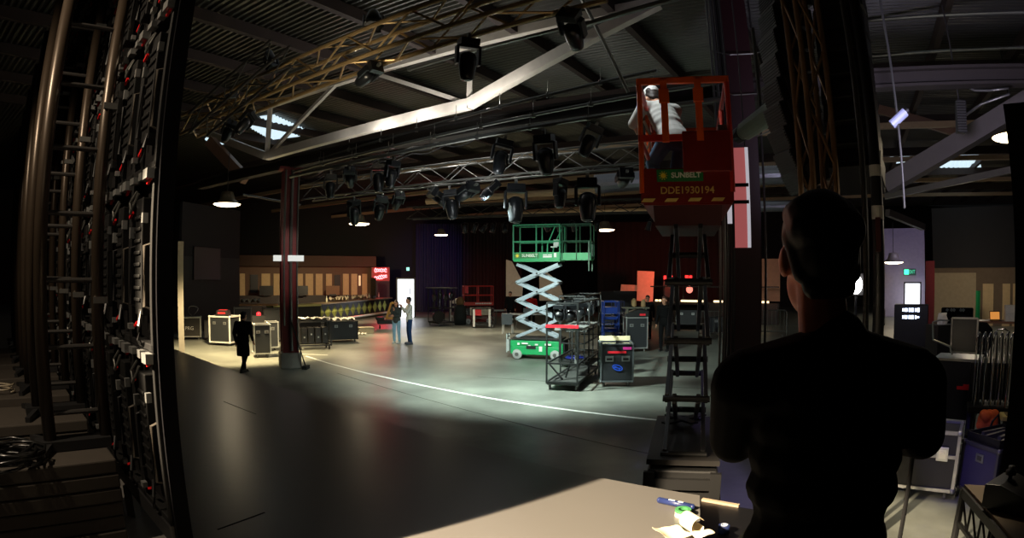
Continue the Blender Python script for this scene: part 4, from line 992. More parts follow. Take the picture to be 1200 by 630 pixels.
# neon sign
q = D(446, 321, 40.6); k = 40.6 / FPX; t = thing('neon_sign', 'glowing red neon sign high beside the bright doorway', 'sign', q, face(q))
b = MB(); b.box((0, .05, 0), (21 * k, .06, 16 * k)); b.build('backing', emit('red_backing', (150, 6, 22), .3), t)
for r_, (z_, w_, st) in enumerate(((.26, .82, 0), (-.20, .86, 1))):
    for j in range(6):
        x = -w_ / 2 + w_ * (j + .5) / 6; hh = (.26, .17, .15, .22, .14, .24)[(j + 3 * r_) % 6]; zz = z_ + (0.08 * (j - 2.5) / 3 if r_ else 0)
        b = MB(); b.tube([(x + .055 * math.cos(a) , -.02, zz + hh / 2 * math.sin(a)) for a in [i_ * 2 * PI / 12 for i_ in range(11)]] + [(x + .09, -.02, zz - hh * .4)], .032, 6); b.build('neon_letter', emit('neon_red', (255, 100, 105), 7), t)
b = MB(); b.box((0, .1, -1.0), (21 * k, .1, 1.3)); b.build('support_panel', mat('sign_support', (40, 20, 28), .7), t)
# bright doorway
def doorway(nm, px0, px1, ytop, d, strength, leaf=True):
    c = D((px0 + px1) / 2, ytop, d); k = d / FPX; w_, h_ = (px1 - px0) * k, c.z
    t = thing(nm, 'bright open doorway', 'door', (c.x, c.y, 0), face(c)); del t['category']; struct(t)
    b = MB(); b.box((0, .1, h_ / 2), (w_, .02, h_)); b.build('daylight', emit('daylight_%s' % nm, (240, 245, 255), strength), t)
    b = MB(); b.box((-w_ / 2 - .05, 0, h_ / 2), (.1, .25, h_)); b.box((w_ / 2 + .05, 0, h_ / 2), (.1, .25, h_)); b.box((0, 0, h_ + .05), (w_ + .2, .25, .1)); b.build('door_frame', DSTEEL, t)
    if leaf: b = MB(); b.bar((w_ * .25, -.02, 1.4), (w_ * .25, -.02, 1.8), .03); b.build('door_handle', BLK, t)
    return c
doorway('door_1', 466, 485, 327, 37, 3.0)
q = D(478, 315, 37); t = thing('wall_lamp', 'tiny pale green lamp above the bright doorway', 'lamp', q, face(q)); b = MB(); b.box((0, 0, 0), (.18, .06, .2)); b.build('lens', emit('pale_green_glow', (150, 230, 215), 1.5), t); b = MB(); b.box((0, .05, 0), (.24, .06, .26)); b.build('housing', BLK, t)
# dark drape wall behind everything on the left, black screen hung on it
q0, q1 = D(213, 322, 27.5), D(281, 322, 31); q0.z = q1.z = 0; dr = q1 - q0; rz = math.atan2(dr.y, dr.x); L = dr.length
t = thing('wall_side', 'dark charcoal wall at the left of the bar', 'wall', q0, rz); del t['category']; struct(t)
b = MB(); b.box((L / 2, .1, 1.7), (L, .15, 3.4)); b.build('wall_face', mat('charcoal_wall', (44, 46, 46), .8), t)
b = MB(); b.box((L / 2, .1, 4.6), (L, .15, 2.4)); b.build('upper_wall', WALLM, t)
o = MB(); o.box((0, 0, 0), (2.0, .08, 1.5)); o = o.build('hanging_screen', BLK2, None, bevel=.01); p = q0 + dr * .42; o.location = (p.x, p.y - .1, 3.1); o.rotation_euler = (0, 0, rz); tag(o, 'black rectangular screen hung on the dark wall at the left', 'screen')
b = MB(); b.box((0, 0, 1.85), (.2, .08, 3.7)); o = b.build('white_post', mat('white_post', (130, 126, 116), .7)); p = D(211.5, 322, 21); o.location = (p.x, p.y, 0); o.rotation_euler = (0, 0, face(p)); tag(o, 'tall narrow white panel standing at the far left of the floor', 'panel')
# drapes along the back
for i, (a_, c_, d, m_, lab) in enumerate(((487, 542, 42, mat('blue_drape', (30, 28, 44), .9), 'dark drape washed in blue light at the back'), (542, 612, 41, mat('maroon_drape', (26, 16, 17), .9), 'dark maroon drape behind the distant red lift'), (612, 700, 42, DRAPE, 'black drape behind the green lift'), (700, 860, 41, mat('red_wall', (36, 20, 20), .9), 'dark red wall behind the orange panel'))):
    P_, Q_ = D(a_, 322, d), D(c_, 322, d); t_ = MB(); N = 60; vs = []
    for j in range(N + 1):
        p = P_.lerp(Q_, j / N); nn = V((p.x, p.y, 0)).normalized() * .12 * math.sin(j * 1.9)
        for z in (0.02, 6.2): vs.append((p.x + nn.x, p.y + nn.y, z))
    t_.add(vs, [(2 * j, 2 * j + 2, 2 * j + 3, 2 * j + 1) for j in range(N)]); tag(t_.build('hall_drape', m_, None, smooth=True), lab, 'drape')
# ================================================================== GEAR IN THE MIDDLE DISTANCE
def cart(label, c, rz, W, L, H, m, top=False, mid=None, band=False, name='equipment_cart', posts=4, shelf_z=.16):
    t = thing(name, label, 'cart', c, rz)
    b = MB(); b.box((0, 0, shelf_z), (W, L, .05)); b.build('base_deck', mat('cart_deck', (62, 64, 62), .6), t)
    ys = [-L / 2 + L * i / (posts // 2 - 1) for i in range(posts // 2)]
    for sx in (-1, 1):
        for y in ys: b = MB(); b.box((sx * W / 2, y, (H + shelf_z) / 2), (.035, .035, H - shelf_z)); b.build('post', m, t)
        for z in (shelf_z + .03, H) + ((mid,) if mid else ()): b = MB(); b.box((sx * W / 2, 0, z), (.035, L, .035)); b.build('side_rail', m, t)
    for y in (ys[0], ys[-1]):
        for z in (shelf_z + .03, H) + ((mid,) if mid else ()): b = MB(); b.box((0, y, z), (W, .035, .035)); b.build('end_rail', m, t)
    for sx in (-1, 1):
        for sy in (-1, 1): b = MB(); b.box((sx * W * .44, sy * L * .45, .125), (.08, .08, .03)); b.lathe([(.05, -.02), (.058, 0), (.05, .02)], 12, Matrix.Translation((sx * W * .44, sy * L * .45, .06)) @ Matrix.Rotation(PI / 2, 4, 'Y')); b.build('caster', mat('caster_grey', (120, 122, 120), .5), t)
    if top: b = MB(); b.box((0, 0, H + .03), (W * 1.3, L * 1.1, .05)); b.build('top_shelf', mat('shelf_grey', (90, 92, 90), .6), t)
    if band: b = MB(); b.box((0, -L / 2 - .022, H * .74), (W + .04, .01, .07)); b.build('red_band', REDTAPE, t)
    return t
a_, c_, d_ = G(643, 456), G(674, 460), G(699, 438)
W = (c_ - a_).length; L = (d_ - c_).length; rz = math.atan2((d_ - c_).y, (d_ - c_).x) - PI / 2; cen = (a_ + c_) / 2 + (d_ - c_) / 2
H = 106 * hd(c_) / FPX
ct1 = cart('dark open-frame cart with red band, nearest of the light carts', cen, rz, W, L, H, mat('cart_black', (44, 46, 46), .45, .4), mid=.62, band=True, posts=6)
for y in (-.3, .3):
    b = MB(); b.beam((-W * .1, -L * .3 + y * .5, .2), (-W * .3 + y, -L * .3, .62), .03, .03); b.build('diagonal_brace', BLK, ct1)
b = MB(); b.box((W * .05, .1, .9), (.09, .09, 1.0)); b.beam((W * .05, .1, .2), (W * .3, -.2, .6), .03, .03); b.box((.05, .1, 1.36), (W * .9, L * .8, .05)); b.build('centre_mast', mat('mast_grey', (130, 132, 130), .5, .3), ct1)
dirL = (d_ - c_).normalized(); dirW = (c_ - a_).normalized()
cen2 = cen + dirL * (L + .5) - dirW * .55
ct2 = cart('dark open-frame cart behind the nearest light cart', cen2, rz, W, L, H * 1.02, mat('cart_black', (44, 46, 46), .45, .4), mid=.7, posts=6)
b = MB(); b.box((0, 0, 1.0), (W * .9, L * .6, .06)); b.build('shelf', mat('cart_deck', (62, 64, 62), .6), ct2)
# moving lights stored in the carts
ml = thing('stored_moving_light', 'x', 'moving light', (0, 0, 0), 0, 'moving lights hung in the carts')
b = MB(); b.box((0, 0, -.08), (.3, .26, .12)); b.build('base', HEADM, ml, bevel=.01)
b = MB(); [b.box((s * .17, 0, -.26), (.04, .12, .28)) for s in (-1, 1)]; b.build('yoke', HEADM, ml)
b = MB(); b.lathe([(.07, .13), (.13, .08), (.14, -.1), (.12, -.18)], 16); ho = b.build('lamp_head', HEADM, ml, smooth=True, loc=(0, 0, -.32)); ho.rotation_euler = (1.1, 0, 0)
b = MB(); b.lathe([(.11, -.182), (.09, -.188)], 14); b.build('lens', mat('shiny_lens', (150, 150, 160), .1, .8), ho)
sp = []
for i in range(12):
    c0_ = cen if i < 6 else cen2; j = i % 6
    q = c0_ + dirL * (-L * .4 + L * .8 * (j // 2) / 2) + dirW * (W * (.22 if j % 2 else -.22)); sp.append(((q.x, q.y, H - .035), rz + random.uniform(-.6, .6), 'black moving light stored hanging in the %s cart, %s of six' % ('nearest' if i < 6 else 'second', ORD[j]), .82))
copies(ml, sp)
# blue cart and blue frames
q = G(713, 402); q = q + V((.1, .3, 0)); k = hd(q) / FPX
t = cart('tall blue metal cart between the light carts and the silver-edged case', q, face(q, 8), 17 * k, .9, 48 * k, BLUE, mid=.75, posts=6, name='blue_cart')
b = MB(); b.box((0, 0, 1.25), (15 * k, .7, .25)); b.box((0, 0, .5), (15 * k, .7, .12)); b.box((0, 0, .95), (15 * k, .7, .1)); b.build('blue_tray', BLUE, t)
q2 = G(722, 398); q2 = q2 + V((.2, .8, 0))
t = cart('dark blue metal cart right behind the tall blue cart', q2, face(q2, 8), 12 * k, .9, 46 * k, mat('dark_blue_metal', (20, 34, 74), .45), mid=.9, posts=4, name='blue_cart')
q = G(690, 440); b = MB(); b.tube([(.22 * math.cos(a * .6) + .1 * math.sin(a * 1.7), .2 * math.sin(a * .6), .02 + .02 * (a % 3)) for a in range(40)], .02); o = b.build('blue_cable', mat('blue_cable', (26, 40, 130), .5), None, smooth=True); pq = cen2 - dirL * .8; o.location = (pq.x, pq.y, .2); tag(o, 'heap of dark blue cable lying in the second light cart', 'cable')
# far rack cart with top shelf
q = G(516, 382); k = hd(q) / FPX
t = cart('black open rack cart with a flat top shelf, left of the distant red lift', q + V((0, .5, 0)), face(q, 28), 22 * k, 1.1, 44 * k, BLK, top=True, mid=.9, posts=6, name='rack_cart')
for j in range(4):
    b = MB(); b.bar((-.5 + .33 * j, -.2, .9), (-.5 + .33 * j, -.2, 44 * k), .03); b.ell((-.5 + .33 * j, -.2, 1.45 + .1 * (j % 2)), (.12, .12, .2)); b.build('hung_fixture', HEADM if j % 2 else DSTEEL, t)
b = MB(); b.lathe([(.3, -.1), (.32, 0), (.3, .1)], 16, Matrix.Translation((-.5, -.6, .5)) @ Matrix.Rotation(PI / 2, 4, 'X')); b.build('cable_drum', BLK, t)
q = G(535, 377); k = hd(q) / FPX
t = thing('white_bench', 'white-topped bench with white frame left of the distant red lift', 'bench', q + V((0, .4, 0)), face(q, 4)); b = MB(); b.box((0, 0, 23 * k), (17 * k, .7, .12)); b.build('top', PAPER, t); b = MB(); [b.box((0, -.3, z), (17 * k, .08, .12)) for z in (.3, .8)]; [b.box((s * 8 * k, 0, .55), (.08, .6, 1.1)) for s in (-1, 1)]; b.build('frame', mat('bench_frame', (190, 188, 180), .5), t); b = MB(); b.ell((.1, 0, 23 * k + .1), (.3, .2, .12)); b.build('bundle', PAPER, t)
q = G(546, 379); k = hd(q) / FPX
t = thing('equipment_bag', 'dark upright equipment bag with brown top, beside the white bench', 'bag', q + V((-.25, -.7, 0)), face(q)); b = MB(); b.loft([(0, 0, 0, .3, .25), (0, 0, .4, .34, .28), (0, 0, .9, .3, .25), (0, 0, 1.05, .2, .2)]); b.build('bag_body', mat('bag_dark', (30, 36, 34), .8), t, smooth=True); b = MB(); b.ell((0, 0, 1.2), (.22, .2, .26)); b.build('bag_top', mat('bag_brown', (110, 84, 52), .8), t, smooth=True)
# rack in front of the far red lift
q = G(566, 383); k = hd(q) / FPX
t = cart('dark low cart with white uprights in front of the distant red lift', q + V((0, -.2, 0)), face(q, 5), 24 * k, .8, 22 * k, DSTEEL, mid=.5, posts=4, name='low_cart'); b = MB(); b.box((7 * k, -.42, .5), (.1, .04, .85)); b.box((-11 * k, -.42, .5), (.1, .04, .85)); b.build('white_upright', WHITE, t); b = MB(); b.box((-6 * k, 0, .75), (8 * k, .4, .3)); b.build('red_box', REDP, t)
# folding tables and chair
def ftable(label, px, d, wpx, rz):
    q = D(px, 330, d); q.z = 0; k = d / FPX; t = thing('folding_table', label, 'table', q, face(q, rz)); W = wpx * k
    b = MB(); b.box((0, 0, .73), (W, .75, .05)); b.build('tabletop', mat('grey_top', (150, 156, 158), .5), t, bevel=.01)
    for sx in (-1, 1):
        for sy in (-1, 1): b = MB(); b.bar((sx * W * .4, sy * .32, 0), (sx * W * .33, sy * .3, .71), .022); b.build('leg', ALUD, t)
    return q
ftable('grey folding table left of the white chair, far back', 588, 31.6, 19, 4)
qt = ftable('grey folding table right of the white chair, behind the green lift', 625, 28.5, 52, 0)
lp = thing('laptop', 'dark laptop on the grey table behind the green lift', 'laptop', (qt.x - .3, qt.y, .756), face(qt)); b = MB(); b.box((0, 0, .012), (.36, .25, .02)); b.build('base', BLK, lp); b = MB(); b.box((0, .13, .13), (.36, .015, .24), rot=(-.2, 0, 0)); b.build('screen', BLK2, lp)
bt2 = MB(); bt2.box((0, 0, .09), (.4, .3, .18)); o = bt2.build('black_box', BLK, None, bevel=.01); o.location = (qt.x + .8, qt.y, .756); tag(o, 'black box on the right end of the table behind the green lift', 'box')
q = G(595, 391); t = thing('white_chair', 'white plastic chair with a grey coat over its back', 'chair', q + V((0, .2, 0)), face(q, 180 - 8)); k = hd(q) / FPX
b = MB(); b.box((0, 0, .44), (.46, .44, .04)); b.build('seat', WHITE, t, bevel=.01)
for sx in (-1, 1):
    for sy in (-1, 1): b = MB(); b.bar((sx * .21, sy * .2, 0), (sx * .2, sy * .18, .43), .022); b.build('leg', WHITE, t)
b = MB(); b.box((0, .22, .68), (.44, .03, .46)); b.build('backrest', WHITE, t, bevel=.01); b = MB(); b.box((0, .245, .66), (.48, .05, .5)); b.box((0, .0, .6), (.46, .4, .1)); b.build('draped_coat', mat('coat_grey', (120, 128, 134), .9), t, bevel=.02)
# pale angled panels hung at the back
def flat_panel(label, pts, d, m, name='hanging_flat', th=.05):
    P_ = [D(x, y, d) for x, y in pts]; nn = V((P_[0].x, P_[0].y, 0)).normalized() * th
    b = MB(); k = len(P_); b.add(P_ + [p + nn for p in P_], [tuple(range(k)), tuple(range(k, 2 * k))[::-1]] + [(i, (i + 1) % k, k + (i + 1) % k, k + i) for i in range(k)])
    return tag(b.build(name, m), label, 'panel')
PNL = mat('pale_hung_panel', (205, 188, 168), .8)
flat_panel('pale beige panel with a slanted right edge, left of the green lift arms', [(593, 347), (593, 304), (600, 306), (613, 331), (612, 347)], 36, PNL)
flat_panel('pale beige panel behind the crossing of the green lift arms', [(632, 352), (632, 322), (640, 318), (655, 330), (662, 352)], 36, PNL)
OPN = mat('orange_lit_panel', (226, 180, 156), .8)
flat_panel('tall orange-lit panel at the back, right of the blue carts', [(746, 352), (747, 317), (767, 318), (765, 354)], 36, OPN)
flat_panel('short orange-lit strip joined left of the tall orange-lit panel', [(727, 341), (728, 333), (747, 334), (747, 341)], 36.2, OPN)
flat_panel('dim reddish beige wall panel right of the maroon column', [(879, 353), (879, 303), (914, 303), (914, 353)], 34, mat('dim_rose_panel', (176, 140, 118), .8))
# black wall flats and counter at the back right of the floor
q = D(724, 340, 27); q.z = 0; k = 27 / FPX; t = thing('black_flat', 'wide black scenery flat below the orange-lit strip', 'flat', q, face(q)); b = MB(); b.box((0, .1, 1.0), (42 * k, .1, 1.75)); b.build('panel', mat('flat_black', (38, 36, 36), .7), t)
b = MB(); [b.box((0, .04, z), (42 * k, .02, .03)) for z in (.45, .95, 1.4)]; [b.box((x * k, .04, 1.0), (.03, .02, 1.7)) for x in (-4, 8)]; b.build('panel_seam', BLK2, t); b = MB(); b.box((0, -.3, .9), (44 * k, .6, .06)); b.box((0, -.3, .42), (44 * k, .55, .05)); b.build('pale_counter_edge', mat('pale_edge', (186, 180, 170), .5), t); b = MB(); b.box((0, .05, .3), (42 * k, .2, .6)); b.build('plinth', BLK, t)
# pale tan floor mat between blue carts and silver case
# red signs
def glow_sign(label, px, py, d, wpx, hpx, m, marks):
    q = D(px, py, d); k = d / FPX; t = thing('red_sign', label, 'sign', q, face(q)); b = MB(); b.box((0, .04, 0), (wpx * k * 1.1, .06, hpx * k * 1.15)); b.build('backing', mat('sign_dark_red', (70, 10, 14), .6), t)
    for i in range(marks):
        w_ = wpx * k / marks; b = MB(); b.box((-wpx * k / 2 + w_ * (i + .5), 0, 0), (w_ * .72, .03, hpx * k * (.9 if i % 2 == 0 else .75))); b.build('glowing_mark', m, t)
NR_ = emit('sign_red', (255, 40, 40), 3)
glow_sign('small red glowing sign, left one right of the orange panel', 783, 325, 37, 11, 4.5, NR_, 3)
glow_sign('small red glowing sign behind the red lift arms', 807, 325, 37, 9, 5.5, NR_, 2)
q = D(808, 339, 36); t = thing('wall_lamp', 'small pink glowing wall lamp under the red sign', 'lamp', q, face(q)); b = MB(); b.ell((0, 0, 0), (.2, .1, .22)); b.build('globe', emit('pink_glow', (255, 150, 130), 1.2), t, smooth=True); b = MB(); b.box((0, .12, 0), (.2, .1, .3)); b.build('bracket', BLK, t)
q = D(783, 339, 36.2); t = thing('loudspeaker', 'black loudspeaker under the left red sign', 'speaker', (q.x, q.y, .0), face(q)); b = MB(); b.box((0, 0, 1.75), (.62, .5, 1.0)); b.build('cabinet', BLK2, t, bevel=.02); b = MB(); b.bar((0, 0, .03), (0, 0, 1.3), .03); b.lathe([(.4, .0), (.38, .03)], 14); b.build('stand', BLK, t)
# light strip of the far bar and barriers
q0, q1 = D(764, 354, 34), D(912, 354, 32); d_ = (q1 - q0)
t = thing('far_bar', 'far bar counter with a broken row of warm lights, right of the floor', 'bar counter', (0, 0, 0))
b = MB(); b.beam(V((q0.x, q0.y, .55)), V((q1.x, q1.y, .55)), .6, 1.1); b.build('bar_front', mat('far_bar_brown', (46, 30, 24), .6), t); b = MB(); b.beam(V((q0.x, q0.y, 1.95)), V((q1.x, q1.y, 1.95)), .5, .06); b.build('back_shelf', BLK, t)
for f0, f1 in ((.03, .05), (.06, .075), (.24, .43), (.5, .58), (.70, .92)):
    b = MB(); P_, Q_ = q0.lerp(q1, f0), q0.lerp(q1, f1); tow = V((q0.x, q0.y, 0)).normalized() * -.35; P_ += tow; Q_ += tow; P_.z = Q_.z = 1.18; b.beam(P_, Q_, .1, .1); b.build('light_strip', emit('warm_strip', (255, 225, 170), 2.2), t)
for j in range(6):
    f = .1 + .16 * j; b = MB(); p = q0.lerp(q1, f); b.box((p.x, p.y, 1.5), (.05, .05, .9)); b.build('shelf_post', BLK, t)
for px, d, lab in ((850, 25, 'steel crowd barrier behind the maroon column'), (893, 26, 'steel crowd barrier between the maroon column and the foreground person')):
    q = D(px, 365, d); q.z = 0; t = thing('crowd_barrier', lab, 'barrier', q, face(q, 5)); b = MB(); b.tube([(-1.1, 0, .05), (-1.1, 0, 1.0), (-1.0, 0, 1.1), (1.0, 0, 1.1), (1.1, 0, 1.0), (1.1, 0, .05)], .03); b.bar((-1.1, 0, .2), (1.1, 0, .2), .025); b.build('frame', ALUD, t)
    for j in range(12): b = MB(); b.bar((-1.0 + .18 * j, 0, .2), (-1.0 + .18 * j, 0, 1.1), .012, 6); b.build('upright', ALUD, t)
    for s in (-1, 1): b = MB(); b.box((s * .9, 0, .03), (.06, .6, .05)); b.build('foot', ALUD, t)
# dark clutter boxes left of the foreground person, by the column
q = D(800, 372, 24); q.z = 0
t, k = fc('black flight case standing behind the red lift arms', 806, 388, 26, 26, .7, -6, latches=2, edge=ALUD)
t, k = fc('low dark case behind the red lift, left of the maroon column', 838, 392, 18, 20, .7, 6, latches=1, edge=BLK)
# ================================================================== RIGHT SIDE OF THE STAGE
# pink panel beside the column; the light on it is put in as glow
def vpanel(name, label, px, d, wpx, y0, y1, m, cat='panel', rx=0.0, th=.04):
    c = D(px, 322, d); k = d / FPX; zt, zb_ = D(px, y0, d).z, D(px, y1, d).z
    b = MB(); b.box((0, 0, (zt - zb_) / 2), (wpx * k, th, zt - zb_)); o = b.build(name, m); o.location = (c.x, c.y, zb_); o.rotation_euler = (0, 0, face(c)); return tag(o, label, cat)
q = D(869, 322, 8.7); t = thing('pink_banner', 'pale pink hanging panel with white edges beside the maroon column', 'panel', (q.x, q.y, 0), face(q)); k = 8.7 / FPX
zt, zb_ = D(869, 173, 8.7).z, D(869, 290, 8.7).z
b = MB(); b.box((.0, 0, (zt + zb_) / 2), (17 * k, .03, zt - zb_)); b.build('fabric', emit('pink_fabric_glow', (196, 104, 104), .5), t)
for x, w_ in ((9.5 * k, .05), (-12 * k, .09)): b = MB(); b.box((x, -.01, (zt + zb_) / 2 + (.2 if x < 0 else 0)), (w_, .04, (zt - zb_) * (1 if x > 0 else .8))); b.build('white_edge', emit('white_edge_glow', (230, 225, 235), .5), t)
b = MB(); b.box((-.02, -.03, zt - .55), (24 * k, .03, .05)); b.box((-.02, -.03, zb_ + .65), (24 * k, .03, .05)); b.box((-8.6 * k, -.03, (zt + zb_) / 2), (.035, .03, zt - zb_)); b.build('black_strap', BLK, t)
b = MB(); b.bar((8 * k, 0, zt), (8 * k, 0, 7.9), .01, 5); b.bar((-8 * k, 0, zt), (-8 * k, 0, 7.9), .01, 5); b.build('hanging_wire', DSTEEL, t)
# tilted tubular lamp between column and line array
P_, Q_ = D(864, 160, 7.6), D(912, 126, 7.0)
t = thing('tube_spotlight', 'dull green-grey tubular spotlight tilted between column and speaker array', 'spotlight', (0, 0, 0))
b = MB(); d_ = Q_ - P_; b.bar(P_ + d_ * .2, Q_, .12, 16, .14); b.bar(P_ + d_ * .12, P_ + d_ * .22, .09, 14); b.build('housing', mat('grey_green_housing', (128, 146, 134), .5), t, smooth=False); b = MB(); b.bar(P_, P_ + d_ * .12, .1, 12); b.build('lens_barrel', BLK, t); b = MB(); m_ = P_ + d_ * .6; b.bar(m_, m_ + V((0, 0, 1.2)), .025); b.build('hanging_rod', ALUD, t)
# speaker line array hung in front of the truss tower
CAB = mat('speaker_black', (11, 11, 13), .6)
def line_array(label, pxs, d, W, dep, Hc, rz):
    t = thing('line_array', label, 'speaker array', (0, 0, 0))
    for i, (px, py) in enumerate(pxs):
        c = D(px, py, d); tilt = -.05 + .06 * i
        b = MB(); b.prism([(-dep / 2, -Hc / 2), (dep / 2, -Hc * .42), (dep / 2, Hc * .42), (-dep / 2, Hc / 2)], -W / 2, W / 2, 'yz')
        ob = b.build('speaker_cabinet', CAB, t, bevel=.01); ob.location = c; ob.rotation_euler = (tilt, 0, face(c, rz))
        b = MB(); b.box((0, dep / 2 + .008, 0), (W * .5, .014, Hc * .4)); b.build('rear_plate', mat('rear_plate', (34, 34, 38), .4, .4), ob)
        b = MB(); [b.box((s * (W / 2 + .008), 0, 0), (.015, dep * .6, Hc * .9)) for s in (-1, 1)]; b.build('rigging_bar', mat('rigging_dark', (50, 50, 54), .4, .5), ob)
        b = MB(); [b.box((0, -dep / 2 - .005, Hc * (-.36 + .12 * k)), (W * .94, .012, .012)) for k in range(7)]; b.build('grille', CAB, ob)
    c = D(*pxs[0], d); b = MB(); b.bar((c.x, c.y, c.z), (c.x, c.y, 7.9), .03); b.build('hoist_chain', DSTEEL, t)
    return t
line_array('curved black speaker array hanging left of the brown truss tower', [(919, -24), (920, 2), (921, 28), (922, 54), (924, 80), (926, 106), (929, 132), (934, 158), (941, 182), (950, 203)], 6.7, .44, .5, .262, -62)
line_array('straight black speaker array hanging right of the brown truss tower', [(980, -24), (984, 4), (987, 32), (990, 60), (993, 88), (996, 116), (999, 144), (1002, 172), (1005, 200)], 6.3, .52, .5, .27, 170)
tp = D(962, 322, 5.9)
box_truss('brown truss tower standing behind the foreground person', V((tp.x, tp.y, .02)), V((tp.x, tp.y, 6.6)), .26, .55, mat('tower_brown', (132, 102, 70), .45, .5), .03, name='truss_tower')
# dark pole with white label
q = D(1030, 322, 5.6); t = thing('label_pole', 'dark vertical pole with white paper labels right of the foreground person', 'pole', (q.x, q.y, 0), face(q))
b = MB(); b.bar((0, 0, 0), (0, 0, 6.5), .055, 12); b.build('pole', BLK, t, smooth=True); b = MB(); b.bar((-.12, .05, 0), (-.12, .05, 6.5), .03, 10); b.build('side_pole', DSTEEL, t)
for z, h_ in ((D(1030, 249, 5.6).z, .12), (D(1030, 200, 5.6).z, .1)): b = MB(); b.lathe([(.058, -h_ / 2), (.058, h_ / 2)], 14, Matrix.Translation((0, 0, z))); b.build('white_label', mat('grey_label', (190, 188, 180), .7), t)
b = MB(); b.box((0, 0, .03), (.5, .5, .05)); b.build('base_plate', BLK, t)
b = MB(); b.box((.0, -.06, D(1030, 275, 5.6).z), (.05, .012, .3)); b.build('red_stripe', mat('dull_red', (70, 22, 20), .6), t)
# work lamp
q = D(1003, 333, 13); t = thing('work_lamp', 'dazzling white work lamp right of the foreground person neck', 'lamp', (q.x, q.y, 0), face(q)); b = MB(); b.ell((0, 0, q.z), (.14, .08, .2)); b.build('lamp_face', emit('work_white', (255, 255, 255), 14), t, smooth=True); b = MB(); b.bar((0, .12, 0), (0, .12, q.z + .2), .03); b.lathe([(.35, 0.0), (.33, .03)], 12); b.build('stand', BLK, t); b = MB(); b.box((0, .1, q.z), (.34, .08, .44)); b.build('housing', DSTEEL, t)
# hanging small tube and heater grille
P_, Q_ = D(1045, 146, 9.0), D(1061, 131, 9.0)
t = thing('hanging_tube', 'small pale blue tube hanging tilted on a rod under the right roof', 'lamp', (0, 0, 0)); b = MB(); b.bar(P_, Q_, .07, 12); b.build('tube', mat('pale_blue_tube', (190, 200, 235), .4), t); b = MB(); b.bar(Q_, Q_ + (Q_ - P_) * .18, .05, 10); b.build('tube_end', BLK, t); m_ = (P_ + Q_) / 2; b = MB(); b.bar(m_ + V((-.02, 0, -1.3)), m_ + V((-.02, 0, 2.5)), .02); b.build('hanging_rod', ALUD, t)
q = D(1126, 137, 10.5); t = thing('heater_grille', 'upright ribbed grey grille panel hanging under the right roof', 'heater', q, face(q, 20)); b = MB(); b.box((0, 0, 0), (.16, .14, .55), rot=(0, .12, 0)); b.build('housing', DSTEEL, t); b = MB(); [b.box((-.02 + .012 * (i / 6), -.08, -.25 + .045 * i), (.17, .02, .018)) for i in range(12)]; b.build('rib', ALUD, t); b = MB(); b.bar((0, 0, .27), (0, 0, 2.0), .015); b.build('hanging_rod', DSTEEL, t)
b = MB(); b.tube([D(1128, 98, 10.4), D(1142, 106, 10.4), D(1160, 106, 10.3), D(1182, 103, 10.2), D(1183, 110, 10.2), D(1150, 122, 10.4), D(1130, 136, 10.5)], .025); tag(b.build('slack_cable', ALUD, None, smooth=True), 'slack grey cable looping above the ribbed grille', 'cable')
# far right walls
w0, w1 = D(1036, 322, 39), D(1084, 322, 39); dd_ = w1 - w0; t = thing('wall_far', 'grey-violet end wall with a bright doorway', 'wall', (w0.x, w0.y, 0), math.atan2(dd_.y, dd_.x)); del t['category']; struct(t); L = dd_.length
b = MB(); b.box((L / 2, .3, 2.7), (L, .15, 5.4)); b.build('wall_face', mat('violet_grey_wall', (150, 142, 158), .9), t)
doorway('door_2', 1061, 1078, 332, 38, 3.0, leaf=False)
q = D(1066, 318.5, 38); t = thing('exit_sign', 'green lit exit sign above the far right doorway', 'sign', q, face(q)); b = MB(); b.box((0, .03, 0), (.8, .06, .4)); b.build('sign_box', mat('sign_dark_green', (10, 70, 50), .5), t); b = MB(); b.box((-.2, -.005, 0), (.3, .02, .3)); b.build('bright_field', emit('exit_green', (60, 235, 180), 2.0), t); text('lettering', 'EXIT', .3, emit('exit_letter', (70, 225, 170), .9), t, (.16, -.01, 0)).scale = (.6, 1, 1)
b = MB(); p = D(1090, 322, 30); b.box((0, 0, 1.6), (.45, .4, 3.2)); o = b.build('maroon_post', COLM); o.location = (p.x, p.y, 0); o.rotation_euler = (0, 0, face(p)); tag(o, 'short maroon post between the far doorway and the beige wall', 'post')
w0, w1 = D(1094, 322, 33), D(1200, 322, 33); dd_ = w1 - w0; t = thing('wall_east', 'beige and brown wall at the far right', 'wall', (w0.x, w0.y, 0), math.atan2(dd_.y, dd_.x)); del t['category']; struct(t); L = dd_.length
b = MB(); b.box((L / 2, .3, 1.45), (L, .15, 2.9)); b.build('wall_face', mat('tan_wall', (120, 104, 86), .9), t)
b = MB(); b.box((L * .24, .2, 1.4), (L * .46, .1, 2.5)); b.build('pale_plaster', mat('pale_plaster', (180, 164, 134), .9), t)
for f0, f1 in ((.545, .665), (.765, .85), (.88, .95)): b = MB(); b.box((L * (f0 + f1) / 2, .18, 1.05), (L * (f1 - f0), .1, 2.1)); b.build('beige_panel', BEIGE, t)
b = MB(); b.box((L / 2, 0, 4.4), (L, .8, 3.0)); b.build('soffit', WALLM, t)
b = MB(); p = D(1146, 352, 31); b.box((0, 0, .9), (.16, .16, 1.8)); o = b.build('green_post', mat('green_post', (20, 120, 70), .5)); o.location = (p.x, p.y, 0); tag(o, 'thin green post before the beige wall at far right', 'post')
